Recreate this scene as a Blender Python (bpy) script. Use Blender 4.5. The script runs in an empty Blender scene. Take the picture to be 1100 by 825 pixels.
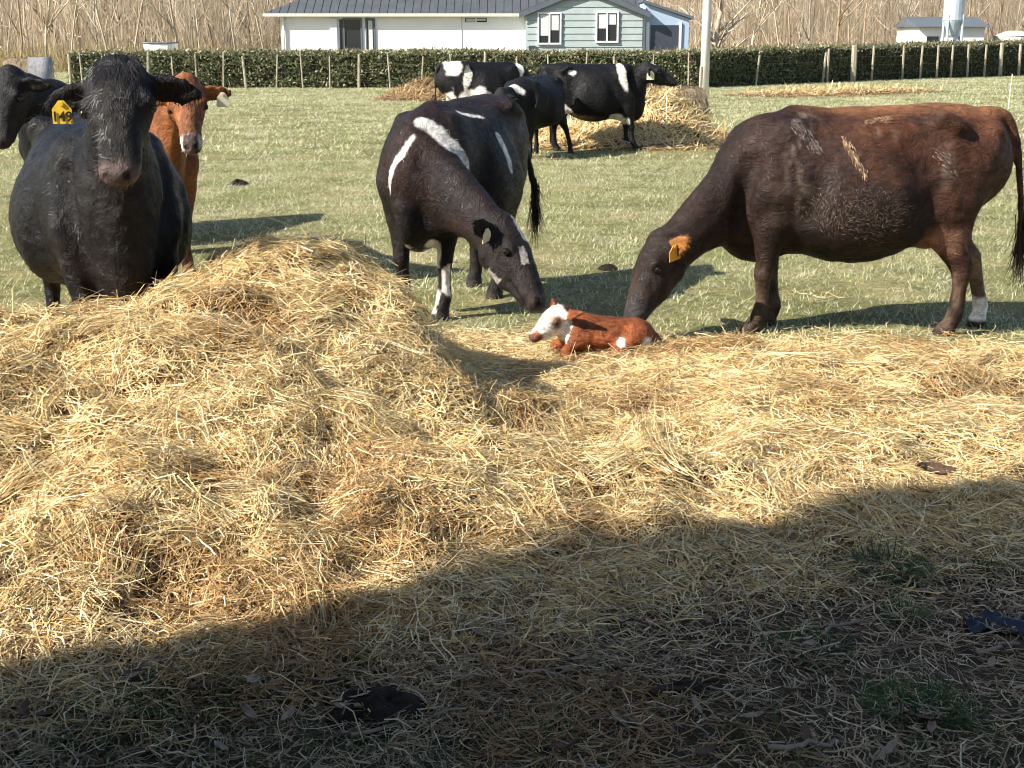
import bpy, bmesh, math, random
import numpy as np
from mathutils import Vector, Matrix

R = math.radians
rng = np.random.default_rng(7)
random.seed(7)
SC = bpy.context.scene
COL = SC.collection

# ---------------------------------------------------------------- camera
cam_data = bpy.data.cameras.new('camera')
cam = bpy.data.objects.new('camera', cam_data)
COL.objects.link(cam)
cam.location = (0.0, 0.0, 1.6)
cam.rotation_euler = (R(90.0 - 13.87), 0.0, 0.0)
cam_data.sensor_width = 36.0
cam_data.lens = 36.0 * 1500.0 / 1100.0
cam_data.clip_start = 0.05
cam_data.clip_end = 3000.0
SC.camera = cam

# ---------------------------------------------------------------- sky and sun
# light travels +1.2 in X and +0.6 in Y for each metre it falls
LDIR = Vector((1.22, 0.60, -1.0)).normalized()
SUN_EL = math.asin(-LDIR.z)
world = bpy.data.worlds.new('World')
SC.world = world
world.use_nodes = True
wn = world.node_tree.nodes
wl = world.node_tree.links
wn.clear()
w_out = wn.new('ShaderNodeOutputWorld')
w_bg = wn.new('ShaderNodeBackground')
w_sky = wn.new('ShaderNodeTexSky')
w_sky.sky_type = 'NISHITA'
w_sky.sun_disc = False
w_sky.sun_elevation = SUN_EL
w_sky.sun_rotation = math.atan2(-LDIR.x, -LDIR.y)
w_sky.air_density = 1.0
w_sky.dust_density = 1.2
w_bg.inputs['Strength'].default_value = 0.082
wl.new(w_sky.outputs['Color'], w_bg.inputs['Color'])
wl.new(w_bg.outputs['Background'], w_out.inputs['Surface'])

sun_data = bpy.data.lights.new('sun', 'SUN')
sun_data.energy = 5.0
sun_data.angle = R(0.53)
sun_data.color = (1.0, 0.94, 0.85)
sun = bpy.data.objects.new('sun', sun_data)
COL.objects.link(sun)
sun.rotation_euler = LDIR.to_track_quat('-Z', 'Y').to_euler()

SC.view_settings.view_transform = 'Standard'
SC.view_settings.look = 'None'
SC.view_settings.gamma = 1.0
SC.view_settings.use_curve_mapping = False
SC.view_settings.exposure = 1.08
SC.cycles.use_adaptive_sampling = True
SC.cycles.adaptive_threshold = 0.03
SC.cycles.filter_width = 1.05
SC.cycles.max_bounces = 4
SC.cycles.diffuse_bounces = 2
SC.cycles.glossy_bounces = 2
SC.cycles.transmission_bounces = 3
SC.cycles.transparent_max_bounces = 6

# ---------------------------------------------------------------- helpers
def tag(o, label=None, cat=None, group=None, kind=None):
    if label: o['label'] = label
    if cat: o['category'] = cat
    if group: o['group'] = group
    if kind: o['kind'] = kind
    return o

def empty(name, loc=(0, 0, 0), rz=0.0):
    o = bpy.data.objects.new(name, None)
    o.empty_display_size = 0.2
    COL.objects.link(o)
    o.location = loc
    o.rotation_euler = (0, 0, rz)
    return o

def mesh_np(name, verts, quads=None, tris=None, mat=None, smooth=False, attrs=None):
    """verts (N,3); quads (M,4) and/or tris (K,3)."""
    me = bpy.data.meshes.new(name)
    verts = np.asarray(verts, np.float32)
    nq = 0 if quads is None else len(quads)
    nt = 0 if tris is None else len(tris)
    me.vertices.add(len(verts))
    me.vertices.foreach_set('co', verts.ravel())
    idx = []
    if nq: idx.append(np.asarray(quads, np.int32).ravel())
    if nt: idx.append(np.asarray(tris, np.int32).ravel())
    idx = np.concatenate(idx)
    me.loops.add(len(idx))
    me.loops.foreach_set('vertex_index', idx)
    tot = np.concatenate([np.full(nq, 4, np.int32), np.full(nt, 3, np.int32)])
    start = np.concatenate([[0], np.cumsum(tot)[:-1]]).astype(np.int32)
    me.polygons.add(nq + nt)
    me.polygons.foreach_set('loop_start', start)
    me.polygons.foreach_set('loop_total', tot)
    if smooth:
        me.polygons.foreach_set('use_smooth', np.ones(nq + nt, bool))
    if attrs:
        for k, v in attrs.items():
            v = np.asarray(v, np.float32)
            if v.ndim == 2:
                if v.shape[1] == 3:
                    v = np.hstack([v, np.ones((len(v), 1), np.float32)])
                a = me.color_attributes.new(k, 'FLOAT_COLOR', 'POINT')
                a.data.foreach_set('color', v.ravel())
            else:
                a = me.attributes.new(k, 'FLOAT', 'POINT')
                a.data.foreach_set('value', v)
    me.update(calc_edges=True)
    if mat: me.materials.append(mat)
    return me

def link(name, me, parent=None, mat=None, loc=None):
    o = bpy.data.objects.new(name, me)
    COL.objects.link(o)
    if parent is not None: o.parent = parent
    if mat: me.materials.append(mat)
    if loc is not None: o.location = loc
    return o

class MB:
    """collects boxes, prisms, tubes; build() makes one mesh object."""
    def __init__(s): s.v = []; s.f = []
    def quad(s, *p):
        b = len(s.v); s.v += [tuple(x) for x in p]; s.f.append(tuple(range(b, b + len(p)))); return s
    def box(s, x0, x1, y0, y1, z0, z1):
        b = len(s.v)
        s.v += [(x0,y0,z0),(x1,y0,z0),(x1,y1,z0),(x0,y1,z0),(x0,y0,z1),(x1,y0,z1),(x1,y1,z1),(x0,y1,z1)]
        for q in ((0,3,2,1),(4,5,6,7),(0,1,5,4),(1,2,6,5),(2,3,7,6),(3,0,4,7)):
            s.f.append(tuple(b + i for i in q))
        return s
    def prism(s, poly, d):
        """poly: list of 3d points, d: extrusion vector"""
        b = len(s.v); n = len(poly); d = Vector(d)
        s.v += [tuple(p) for p in poly] + [tuple(Vector(p) + d) for p in poly]
        s.f.append(tuple(b + i for i in range(n)))
        s.f.append(tuple(b + n + i for i in reversed(range(n))))
        for i in range(n):
            j = (i + 1) % n
            s.f.append((b + i, b + n + i, b + n + j, b + j))
        return s
    def tube(s, pts, radii, n=6, cap=True):
        b = len(s.v); pts = [Vector(p) for p in pts]; m = len(pts)
        if not hasattr(radii, '__len__'): radii = [radii] * m
        for i, p in enumerate(pts):
            t = (pts[min(i + 1, m - 1)] - pts[max(i - 1, 0)]).normalized()
            a = t.orthogonal().normalized() if i == 0 else (a - t * a.dot(t)).normalized()
            c = t.cross(a)
            for k in range(n):
                an = 2 * math.pi * k / n
                s.v.append(tuple(p + (a * math.cos(an) + c * math.sin(an)) * radii[i]))
        for i in range(m - 1):
            for k in range(n):
                k2 = (k + 1) % n
                s.f.append((b + i*n + k, b + i*n + k2, b + (i+1)*n + k2, b + (i+1)*n + k))
        if cap:
            s.f.append(tuple(b + k for k in reversed(range(n))))
            s.f.append(tuple(b + (m-1)*n + k for k in range(n)))
        return s
    def mesh(s, name, mat=None, smooth=False):
        me = bpy.data.meshes.new(name)
        me.from_pydata(s.v, [], s.f)
        bm = bmesh.new(); bm.from_mesh(me)
        bmesh.ops.recalc_face_normals(bm, faces=bm.faces)
        bm.to_mesh(me); bm.free()
        if smooth:
            for p in me.polygons: p.use_smooth = True
        if mat: me.materials.append(mat)
        return me
    def build(s, name, mat=None, parent=None, smooth=False, bevel=0.0):
        o = link(name, s.mesh(name, mat, smooth), parent)
        if bevel:
            m = o.modifiers.new('bevel', 'BEVEL'); m.width = bevel; m.segments = 2; m.limit_method = 'ANGLE'
        return o

def lerp(a, b, t): return a + (b - a) * t

def _hash(ix, iy, iz, seed):
    h = (ix.astype(np.int64) * 374761393 + iy.astype(np.int64) * 668265263 + iz.astype(np.int64) * 2147483647 + seed * 1274126177) & 0xFFFFFFFF
    h = ((h ^ (h >> 13)) * 1274126177) & 0xFFFFFFFF
    h = ((h ^ (h >> 16)) * 2246822519) & 0xFFFFFFFF
    return ((h ^ (h >> 15)) & 0xFFFFFF) / float(0xFFFFFF)

def vnoise(x, y, z=None, seed=0):
    """value noise in [-1,1]"""
    x = np.asarray(x, float); y = np.asarray(y, float)
    z = np.zeros_like(x) if z is None else np.asarray(z, float)
    ix, iy, iz = np.floor(x), np.floor(y), np.floor(z)
    fx, fy, fz = x - ix, y - iy, z - iz
    fx, fy, fz = [f*f*f*(f*(f*6-15)+10) for f in (fx, fy, fz)]
    r = 0
    for dx in (0, 1):
        for dy in (0, 1):
            for dz in (0, 1):
                w = (fx if dx else 1-fx) * (fy if dy else 1-fy) * (fz if dz else 1-fz)
                r = r + w * _hash(ix+dx, iy+dy, iz+dz, seed)
    return r * 2 - 1

def fbm(x, y, z=None, seed=0, octv=3):
    r = 0; a = 1.0; t = 0
    for i in range(octv):
        r = r + a * vnoise(x * 2**i, y * 2**i, None if z is None else z * 2**i, seed + i * 17); t += a; a *= 0.5
    return r / t

# ---------------------------------------------------------------- materials
def mat_nodes(name):
    m = bpy.data.materials.new(name); m.use_nodes = True
    nt = m.node_tree; p = nt.nodes['Principled BSDF']
    return m, nt, p

def ramp(nt, stops):
    r = nt.nodes.new('ShaderNodeValToRGB')
    e = r.color_ramp.elements
    while len(e) < len(stops): e.new(0.5)
    for i, (pos, c) in enumerate(stops):
        e[i].position = pos; e[i].color = (*c, 1)
    return r

def noise(nt, scale, detail=4.0, vec=None, rough=0.55):
    n = nt.nodes.new('ShaderNodeTexNoise')
    n.inputs['Scale'].default_value = scale; n.inputs['Detail'].default_value = detail
    n.inputs['Roughness'].default_value = rough
    if vec is not None: nt.links.new(vec, n.inputs['Vector'])
    return n

def simple_mat(name, col, rough=0.6, var=0.15, nscale=6.0, bump=0.0, bscale=40.0, metal=0.0, spec=0.5, stretch=None):
    """base colour with noise-driven variation and optional fine bump."""
    m, nt, p = mat_nodes(name)
    tc = nt.nodes.new('ShaderNodeTexCoord'); vec = tc.outputs['Object']
    if stretch:
        mp = nt.nodes.new('ShaderNodeMapping'); mp.inputs['Scale'].default_value = stretch
        nt.links.new(vec, mp.inputs['Vector']); vec = mp.outputs['Vector']
    n = noise(nt, nscale, 6.0, vec)
    lo = tuple(c * (1 - var) for c in col); hi = tuple(min(1, c * (1 + var)) for c in col)
    r = ramp(nt, [(0.3, lo), (0.7, hi)])
    nt.links.new(n.outputs['Fac'], r.inputs['Fac'])
    nt.links.new(r.outputs['Color'], p.inputs['Base Color'])
    p.inputs['Roughness'].default_value = rough
    p.inputs['Metallic'].default_value = metal
    p.inputs['Specular IOR Level'].default_value = spec
    if bump:
        n2 = noise(nt, bscale, 6.0, vec)
        b = nt.nodes.new('ShaderNodeBump'); b.inputs['Strength'].default_value = bump
        b.inputs['Distance'].default_value = 0.02
        nt.links.new(n2.outputs['Fac'], b.inputs['Height'])
        nt.links.new(b.outputs['Normal'], p.inputs['Normal'])
    return m

def attr_mat(name, rough=0.5, transl=0.0, spec=0.3, attr='Col', hue=0.0):
    """colour from a point attribute, per-instance brightness variation."""
    m, nt, p = mat_nodes(name)
    a = nt.nodes.new('ShaderNodeAttribute'); a.attribute_name = attr
    col = a.outputs['Color']
    if hue:
        oi = nt.nodes.new('ShaderNodeObjectInfo')
        mr = nt.nodes.new('ShaderNodeMapRange')
        mr.inputs['To Min'].default_value = 1 - hue; mr.inputs['To Max'].default_value = 1 + hue
        nt.links.new(oi.outputs['Random'], mr.inputs['Value'])
        hs = nt.nodes.new('ShaderNodeHueSaturation')
        nt.links.new(mr.outputs['Result'], hs.inputs['Value'])
        nt.links.new(col, hs.inputs['Color']); col = hs.outputs['Color']
    nt.links.new(col, p.inputs['Base Color'])
    p.inputs['Roughness'].default_value = rough
    p.inputs['Specular IOR Level'].default_value = spec
    if transl:
        tr = nt.nodes.new('ShaderNodeBsdfTranslucent'); nt.links.new(col, tr.inputs['Color'])
        mx = nt.nodes.new('ShaderNodeMixShader'); mx.inputs['Fac'].default_value = transl
        out = nt.nodes['Material Output']
        nt.links.new(p.outputs['BSDF'], mx.inputs[1]); nt.links.new(tr.outputs['BSDF'], mx.inputs[2])
        nt.links.new(mx.outputs['Shader'], out.inputs['Surface'])
    return m

# ---------------------------------------------------------------- ribbons and scattering
def ribbons(P, D, L, W, col, side=None, bend=None, segs=3, taper=0.3, col_tip=None, wave=None):
    """N curved flat blades. P,D,(bend) (N,3); L,W (N,); col (N,3)"""
    N = len(P)
    D = D / np.linalg.norm(D, axis=1, keepdims=True)
    if side is None:
        side = np.cross(D, np.tile([0, 0, 1.0], (N, 1)))
        bad = np.linalg.norm(side, axis=1) < 1e-3
        side[bad] = [1, 0, 0]
    side = side / np.linalg.norm(side, axis=1, keepdims=True)
    if bend is None: bend = np.zeros((N, 3))
    t = np.linspace(0, 1, segs + 1)
    V = []; C = []
    for ti in t:
        c = P + D * (L * ti)[:, None] + bend * (ti * ti)
        if wave is not None: c = c + wave * math.sin(2 * math.pi * ti)
        w = side * (0.5 * W * (1 - (1 - taper) * ti))[:, None]
        V += [c - w, c + w]
        cc = col if col_tip is None else lerp(col, col_tip, ti)
        C += [cc, cc]
    V = np.stack(V, 1).reshape(-1, 3); C = np.stack(C, 1).reshape(-1, 3)
    n2 = 2 * (segs + 1)
    base = (np.arange(N) * n2)[:, None]
    Q = []
    for i in range(segs):
        Q.append(base + np.array([[2*i, 2*i+1, 2*i+3, 2*i+2]]))
    Q = np.stack(Q, 1).reshape(-1, 4)
    return V, Q, C

def hidden_collection(name, meshes):
    c = bpy.data.collections.new(name)
    for i, me in enumerate(meshes):
        o = bpy.data.objects.new('%s_%02d' % (name, i), me); c.objects.link(o)
    return c

_gn = {}
def scatter(name, pts, rot, scl, idx, coll, parent=None):
    """one object whose points carry instances of the meshes in coll (geometry nodes)."""
    me = bpy.data.meshes.new(name)
    me.vertices.add(len(pts)); me.vertices.foreach_set('co', np.asarray(pts, np.float32).ravel())
    a = me.attributes.new('rot', 'FLOAT_VECTOR', 'POINT'); a.data.foreach_set('vector', np.asarray(rot, np.float32).ravel())
    a = me.attributes.new('scl', 'FLOAT', 'POINT'); a.data.foreach_set('value', np.asarray(scl, np.float32))
    a = me.attributes.new('idx', 'INT', 'POINT'); a.data.foreach_set('value', np.asarray(idx, np.int32))
    o = link(name, me, parent)
    for m in coll.objects[0].data.materials: me.materials.append(m)
    ng = bpy.data.node_groups.new('scatter_' + name, 'GeometryNodeTree')
    ng.interface.new_socket('Geometry', in_out='INPUT', socket_type='NodeSocketGeometry')
    ng.interface.new_socket('Geometry', in_out='OUTPUT', socket_type='NodeSocketGeometry')
    N = ng.nodes; L = ng.links
    gi = N.new('NodeGroupInput'); go = N.new('NodeGroupOutput')
    ci = N.new('GeometryNodeCollectionInfo'); ci.inputs['Collection'].default_value = coll
    ci.inputs['Separate Children'].default_value = True; ci.inputs['Reset Children'].default_value = True
    ip = N.new('GeometryNodeInstanceOnPoints'); ip.inputs['Pick Instance'].default_value = True
    def na(nm, ty):
        n = N.new('GeometryNodeInputNamedAttribute'); n.data_type = ty; n.inputs['Name'].default_value = nm
        return n.outputs['Attribute']
    er = N.new('FunctionNodeEulerToRotation')
    L.new(na('rot', 'FLOAT_VECTOR'), er.inputs[0])
    L.new(gi.outputs[0], ip.inputs['Points']); L.new(ci.outputs[0], ip.inputs['Instance'])
    L.new(na('idx', 'INT'), ip.inputs['Instance Index']); L.new(er.outputs[0], ip.inputs['Rotation'])
    L.new(na('scl', 'FLOAT'), ip.inputs['Scale']); L.new(ip.outputs[0], go.inputs[0])
    md = o.modifiers.new('scatter', 'NODES'); md.node_group = ng
    return o
# ================================================================ ground
def gauss(x, y, cx, cy, sx, sy, rot=0.0):
    c, s = math.cos(rot), math.sin(rot)
    u = (x - cx) * c + (y - cy) * s; v = -(x - cx) * s + (y - cy) * c
    return np.exp(-0.5 * ((u / sx)**2 + (v / sy)**2))

def ground_h(x, y):
    near = np.exp(-((y - 8) / 14.0)**2)
    return 0.022 * fbm(x * 0.55, y * 0.55, seed=5, octv=4) * (0.4 + 0.6 * near) + 0.03 * fbm(x * 0.08, y * 0.08, seed=9, octv=2)

def sstep(a, b, x):
    t = np.clip((x - a) / (b - a), 0, 1); return t * t * (3 - 2 * t)

def straw_cover(x, y):
    """0..1 how much straw lies on the ground in the near yard"""
    w = 0.22 * fbm(x * 0.9, y * 0.9, seed=31, octv=3)
    back = 7.42 - 0.20 * sstep(0.5, 1.4, x) + w * 1.3 - 0.5 * gauss(x, y, 0.2, 8.2, 0.8, 0.6)
    front = 3.72 + 0.42 * x + w * 1.2
    return sstep(back + 0.45, back - 0.25, y) * sstep(front - 0.7, front + 0.5, y)

def straw_h(x, y):
    """height of the straw above the ground"""
    c = straw_cover(x, y)
    thin = 0.30 + 0.70 * sstep(7.35, 6.2, y)
    h = 0.055 * c * thin
    h = h + 0.36 * gauss(x, y, -1.16, 6.35, 0.52, 0.62, 0.3)
    h = h + 0.25 * gauss(x, y, -0.80, 5.75, 0.50, 0.45)
    h = h + 0.30 * gauss(x, y, -2.15, 5.25, 0.75, 0.52)
    h = h + 0.20 * gauss(x, y, -1.3, 4.9, 0.9, 0.65)
    h = h + 0.10 * gauss(x, y, -1.2, 3.85, 0.30, 0.22) + 0.07 * gauss(x, y, 0.35, 4.55, 0.5, 0.25) + 0.06 * gauss(x, y, -0.25, 4.2, 0.4, 0.22)
    h = h + 0.07 * gauss(x, y, 1.10, 6.70, 0.40, 0.22) + 0.05 * gauss(x, y, 1.0, 5.2, 0.5, 0.3) + 0.05 * gauss(x, y, 2.2, 6.2, 0.6, 0.3)
    h = h + 0.16 * gauss(x, y, -2.6, 4.55, 0.35, 0.35) + 0.09 * gauss(x, y, -0.15, 5.25, 0.28, 0.22)
    h = h + 0.04 * gauss(x, y, -0.70, 6.35, 0.19, 0.36)
    dist = (x + 0.73) * 0.931 + (y - 6.6) * 0.365                      # steep right-hand face of the heap
    edge = dist + 0.10 * fbm(x * 3.0, y * 3.0, seed=19, octv=2)
    h = h * (1 - 0.85 * sstep(-0.02, 0.14, edge) * gauss(x, y, 0.0, 6.25, 0.42, 0.75))
    h = h + (0.07 + 0.05 * sstep(5.2, 6.3, y)) * sstep(0.07, -0.10, edge) * np.exp(-0.5 * (np.minimum(dist, 0) / 0.42)**2) * sstep(7.1, 6.6, y) * sstep(4.8, 5.4, y)
    m = np.clip(h / 0.12, 0, 1) * thin
    h = h + m * (0.085 * fbm(x * 1.7, y * 1.9, seed=12, octv=3) + 0.080 * (0.5 - np.abs(vnoise(x * 3.2, y * 3.2, seed=13))) + 0.034 * vnoise(x * 6.5, y * 6.5, seed=14) + 0.018 * vnoise(x * 14, y * 14, seed=15))
    h = h * sstep(8.4, 7.5, y)
    return np.maximum(h, 0)

def axis(lo, a, b, hi, step, grow=1.18):
    mid = list(np.arange(a, b + 1e-6, step))
    up = []; s = step; v = b
    while v < hi: s *= grow; v += s; up.append(min(v, hi))
    dn = []; s = step; v = a
    while v > lo: s *= grow; v -= s; dn.append(max(v, lo))
    return np.array(dn[::-1] + mid + up)

def grid_mesh(name, xs, ys, zf, mat, keep=None, attrs=None, smooth=True):
    X, Y = np.meshgrid(xs, ys, indexing='ij')
    Z = zf(X.ravel(), Y.ravel())
    V = np.stack([X.ravel(), Y.ravel(), Z], 1)
    nx, ny = len(xs), len(ys)
    i = np.arange(nx - 1)[:, None] * ny + np.arange(ny - 1)[None, :]
    Q = np.stack([i, i + ny, i + ny + 1, i + 1], -1).reshape(-1, 4)
    if keep is not None:
        k = keep(V[:, 0], V[:, 1]); Q = Q[k[Q].any(1)]
        used = np.unique(Q); mp = np.full(len(V), -1); mp[used] = np.arange(len(used)); V = V[used]; Q = mp[Q]
    return mesh_np(name, V, Q, mat=mat, smooth=smooth, attrs=attrs(V) if attrs else None)

def ground_material():
    m, nt, p = mat_nodes('field_soil')
    tc = nt.nodes.new('ShaderNodeTexCoord')
    n1 = noise(nt, 0.9, 8.0, tc.outputs['Object'], 0.7); n2 = noise(nt, 22.0, 6.0, tc.outputs['Object'], 0.65)
    r1 = ramp(nt, [(0.32, (0.11, 0.125, 0.05)), (0.50, (0.20, 0.195, 0.095)), (0.68, (0.33, 0.29, 0.17))])
    r2 = ramp(nt, [(0.30, (0.45, 0.42, 0.36)), (0.70, (1.25, 1.2, 1.1))])
    nt.links.new(n1.outputs['Fac'], r1.inputs['Fac']); nt.links.new(n2.outputs['Fac'], r2.inputs['Fac'])
    mx = nt.nodes.new('ShaderNodeMixRGB'); mx.blend_type = 'MULTIPLY'; mx.inputs['Fac'].default_value = 1.0
    nt.links.new(r1.outputs['Color'], mx.inputs['Color1']); nt.links.new(r2.outputs['Color'], mx.inputs['Color2'])
    # bare dark soil of the trodden yard in front of the shed
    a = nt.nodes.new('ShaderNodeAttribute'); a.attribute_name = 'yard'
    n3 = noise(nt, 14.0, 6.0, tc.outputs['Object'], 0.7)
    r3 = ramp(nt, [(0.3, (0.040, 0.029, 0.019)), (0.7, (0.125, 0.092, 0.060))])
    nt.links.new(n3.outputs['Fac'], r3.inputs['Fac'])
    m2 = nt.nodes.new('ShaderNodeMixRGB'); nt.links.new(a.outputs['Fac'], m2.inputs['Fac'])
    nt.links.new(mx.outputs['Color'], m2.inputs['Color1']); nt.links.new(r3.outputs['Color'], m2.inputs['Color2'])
    nt.links.new(m2.outputs['Color'], p.inputs['Base Color'])
    p.inputs['Roughness'].default_value = 0.9; p.inputs['Specular IOR Level'].default_value = 0.1
    b = nt.nodes.new('ShaderNodeBump'); b.inputs['Strength'].default_value = 0.6; b.inputs['Distance'].default_value = 0.03
    nt.links.new(n2.outputs['Fac'], b.inputs['Height']); nt.links.new(b.outputs['Normal'], p.inputs['Normal'])
    return m
M_GROUND = ground_material()
gx = axis(-900, -5, 5, 900, 0.09); gy = axis(-60, 1.5, 12, 900, 0.09)
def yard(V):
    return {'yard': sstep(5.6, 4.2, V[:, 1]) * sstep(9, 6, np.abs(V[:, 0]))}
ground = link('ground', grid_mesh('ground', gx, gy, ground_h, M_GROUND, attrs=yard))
tag(ground, kind='structure')

# ---------------------------------------------------------------- straw
def straw_cols(n, r, dark=0.0):
    base = np.array([(0.72, 0.555, 0.265), (0.79, 0.66, 0.38), (0.58, 0.40, 0.165), (0.81, 0.71, 0.47), (0.38, 0.23, 0.085), (0.20, 0.105, 0.04)])
    p = np.array([0.27, 0.26, 0.20, 0.12, 0.10, 0.05]); p = p / p.sum()
    return base[r.choice(len(base), n, p=p)] * r.uniform(0.8, 1.12, (n, 1)) * (1 - dark)

def straw_clump(name, n, rad, mat, r, lmin=0.07, lmax=0.24, width=0.0036, thick=0.05, dark=0.0, bias=0.6, cols=straw_cols):
    a0 = r.uniform(0, 2*math.pi)
    ang = a0 + r.normal(0, 1.0, n) * bias * 1.6
    D = np.stack([np.cos(ang), np.sin(ang), r.normal(0.0, 0.22, n)], 1)
    q = rad * np.sqrt(r.uniform(0, 1, n)); ph = r.uniform(0, 2*math.pi, n)
    L = r.uniform(lmin, lmax, n) * r.uniform(0.6, 1.1, n)
    P = np.stack([q*np.cos(ph), q*np.sin(ph), r.uniform(-0.02, thick, n) * (1 - (q/rad)**2 * 0.6)], 1) - D * (L*0.5)[:, None]
    perp = np.stack([-np.sin(ang), np.cos(ang), np.zeros(n)], 1)
    bend = perp * (r.normal(0, 0.30, n) * L)[:, None] + np.array([0, 0, 1.0]) * (r.normal(-0.12, 0.18, n) * L)[:, None]
    roll = r.uniform(-0.9, 0.9, n)
    side = perp * np.cos(roll)[:, None] + np.array([0, 0, 1.0]) * np.sin(roll)[:, None]
    V, Q, C = ribbons(P, D, L, width * r.uniform(0.55, 1.5, n), cols(n, r), side, bend, segs=5, taper=0.7)
    return mesh_np(name, V, Q, mat=mat, attrs={'Col': C})

def align_rot(nrm, spin):
    """euler angles turning +Z to nrm after a spin about Z"""
    out = np.zeros((len(nrm), 3))
    for i, (n, s) in enumerate(zip(nrm, spin)):
        e = (Vector((0, 0, 1)).rotation_difference(Vector(n)) @ Matrix.Rotation(s, 3, 'Z').to_quaternion()).to_euler()
        out[i] = e
    return out

def normals_of(f, x, y, e=0.03):
    dx = (f(x + e, y) - f(x - e, y)) / (2*e); dy = (f(x, y + e) - f(x, y - e)) / (2*e)
    n = np.stack([-dx, -dy, np.ones_like(dx)], 1)
    return n / np.linalg.norm(n, axis=1, keepdims=True)

def in_view(x, y, pad=0.4, z=0.0):
    dep = y * 0.9709 + (1.6 - z) * 0.2397
    return (np.abs(x) < dep * 0.3667 + pad) & (y > 2.35)

M_STRAW = attr_mat('straw', rough=0.55, transl=0.22, spec=0.25, hue=0.16)
M_STRAWBASE = simple_mat('straw_underlay', (0.13, 0.072, 0.028), rough=0.9, var=0.6, nscale=26.0, bump=1.0, bscale=50.0, spec=0.1)
M_LITTER = attr_mat('litter', rough=0.7, transl=0.15, spec=0.2, hue=0.25)

near_surface = lambda x, y: ground_h(x, y) + straw_h(x, y)
sx = np.arange(-4.6, 4.6, 0.045); sy = np.arange(2.6, 8.6, 0.045)
base = grid_mesh('straw_heap', sx, sy, lambda x, y: ground_h(x, y) + np.where(straw_h(x, y) > 0.012, straw_h(x, y) - 0.012, -0.04), M_STRAWBASE, keep=lambda x, y: straw_h(x, y) > 0.012)
straw_bed = link('straw_heap', base)
tag(straw_bed, 'big heap and deep bed of loose golden straw in the foreground', 'straw', kind='stuff')

r1 = np.random.default_rng(101)
def loose_strands(n_try, xr, yr, ypow, surf, dens_f, r, cols, lmin, lmax, width, thick, slope=0.16, lift=0.0):
    """curved stalks lying on a surface, combed in small swirls"""
    x = r.uniform(*xr, n_try); y = yr[0] + (yr[1] - yr[0]) * r.uniform(0, 1, n_try)**ypow
    k = in_view(x, y, 0.3, 0.25) & (r.uniform(0, 1, n_try) < dens_f(x, y))
    x, y = x[k], y[k]; n = len(x)
    nr = normals_of(surf, x, y, 0.05)
    ang = 5.0 * fbm(x * 2.4, y * 2.4, seed=81, octv=2) + r.normal(0, 0.85, n)
    D = np.stack([np.cos(ang), np.sin(ang), np.zeros(n)], 1)
    D -= nr * (D * nr).sum(1, keepdims=True); D += nr * r.normal(0.0, slope, (n, 1))
    D /= np.linalg.norm(D, axis=1, keepdims=True)
    perp = np.cross(nr, D)
    L = r.uniform(lmin, lmax, n) * r.uniform(0.6, 1.1, n)
    th = thick * r.beta(1.2, 1.6, n)
    P = np.stack([x, y, surf(x, y)], 1) + nr * (th + lift)[:, None] - D * (L*0.5)[:, None]
    bend = perp * (r.normal(0, 0.42, n) * L)[:, None] + nr * (r.normal(-0.08, 0.16, n) * L)[:, None]
    wave = perp * (r.normal(0, 0.085, n) * L)[:, None] + nr * (r.normal(0, 0.035, n) * L)[:, None]
    roll = r.uniform(-0.9, 0.9, n)
    side = perp * np.cos(roll)[:, None] + nr * np.sin(roll)[:, None]
    c = cols(n, r)
    old = (sstep(0.12, 0.42, fbm(x * 1.9, y * 1.9, seed=83, octv=3)) * 0.75 * (r.uniform(0, 1, n) < 0.8))[:, None]     # older, browner straw in patches
    c = c * (1 - old) + np.array([(0.34, 0.19, 0.075)]) * r.uniform(0.5, 1.3, (n, 1)) * old
    return ribbons(P, D, L, width * r.uniform(0.5, 1.45, n), c, side, bend, segs=4, taper=0.7, wave=wave)
V, Q, C = loose_strands(620000, (-4.2, 4.2), (2.5, 9.2), 1.12, near_surface, lambda x, y: np.clip(np.maximum((straw_h(x, y) - 0.004) / 0.040, 0.45 * straw_cover(x, y)), 0, 1) * (0.55 + 0.45 * sstep(0.15, -0.25, fbm(x * 2.6, y * 2.6, seed=85, octv=2))) + 0.22 * sstep(9.2, 7.0, y) * sstep(6.4, 6.9, y) * sstep(-0.05, 0.35, fbm(x * 1.1, y * 1.1, seed=87, octv=3)), r1, straw_cols, 0.06, 0.21, 0.0032, 0.034)
print('strands', len(Q)//4)
o = link('loose_straw', mesh_np('loose_straw', V, Q, mat=M_STRAW, attrs={'Col': C}), straw_bed)
tag(o, kind='stuff')

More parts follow.
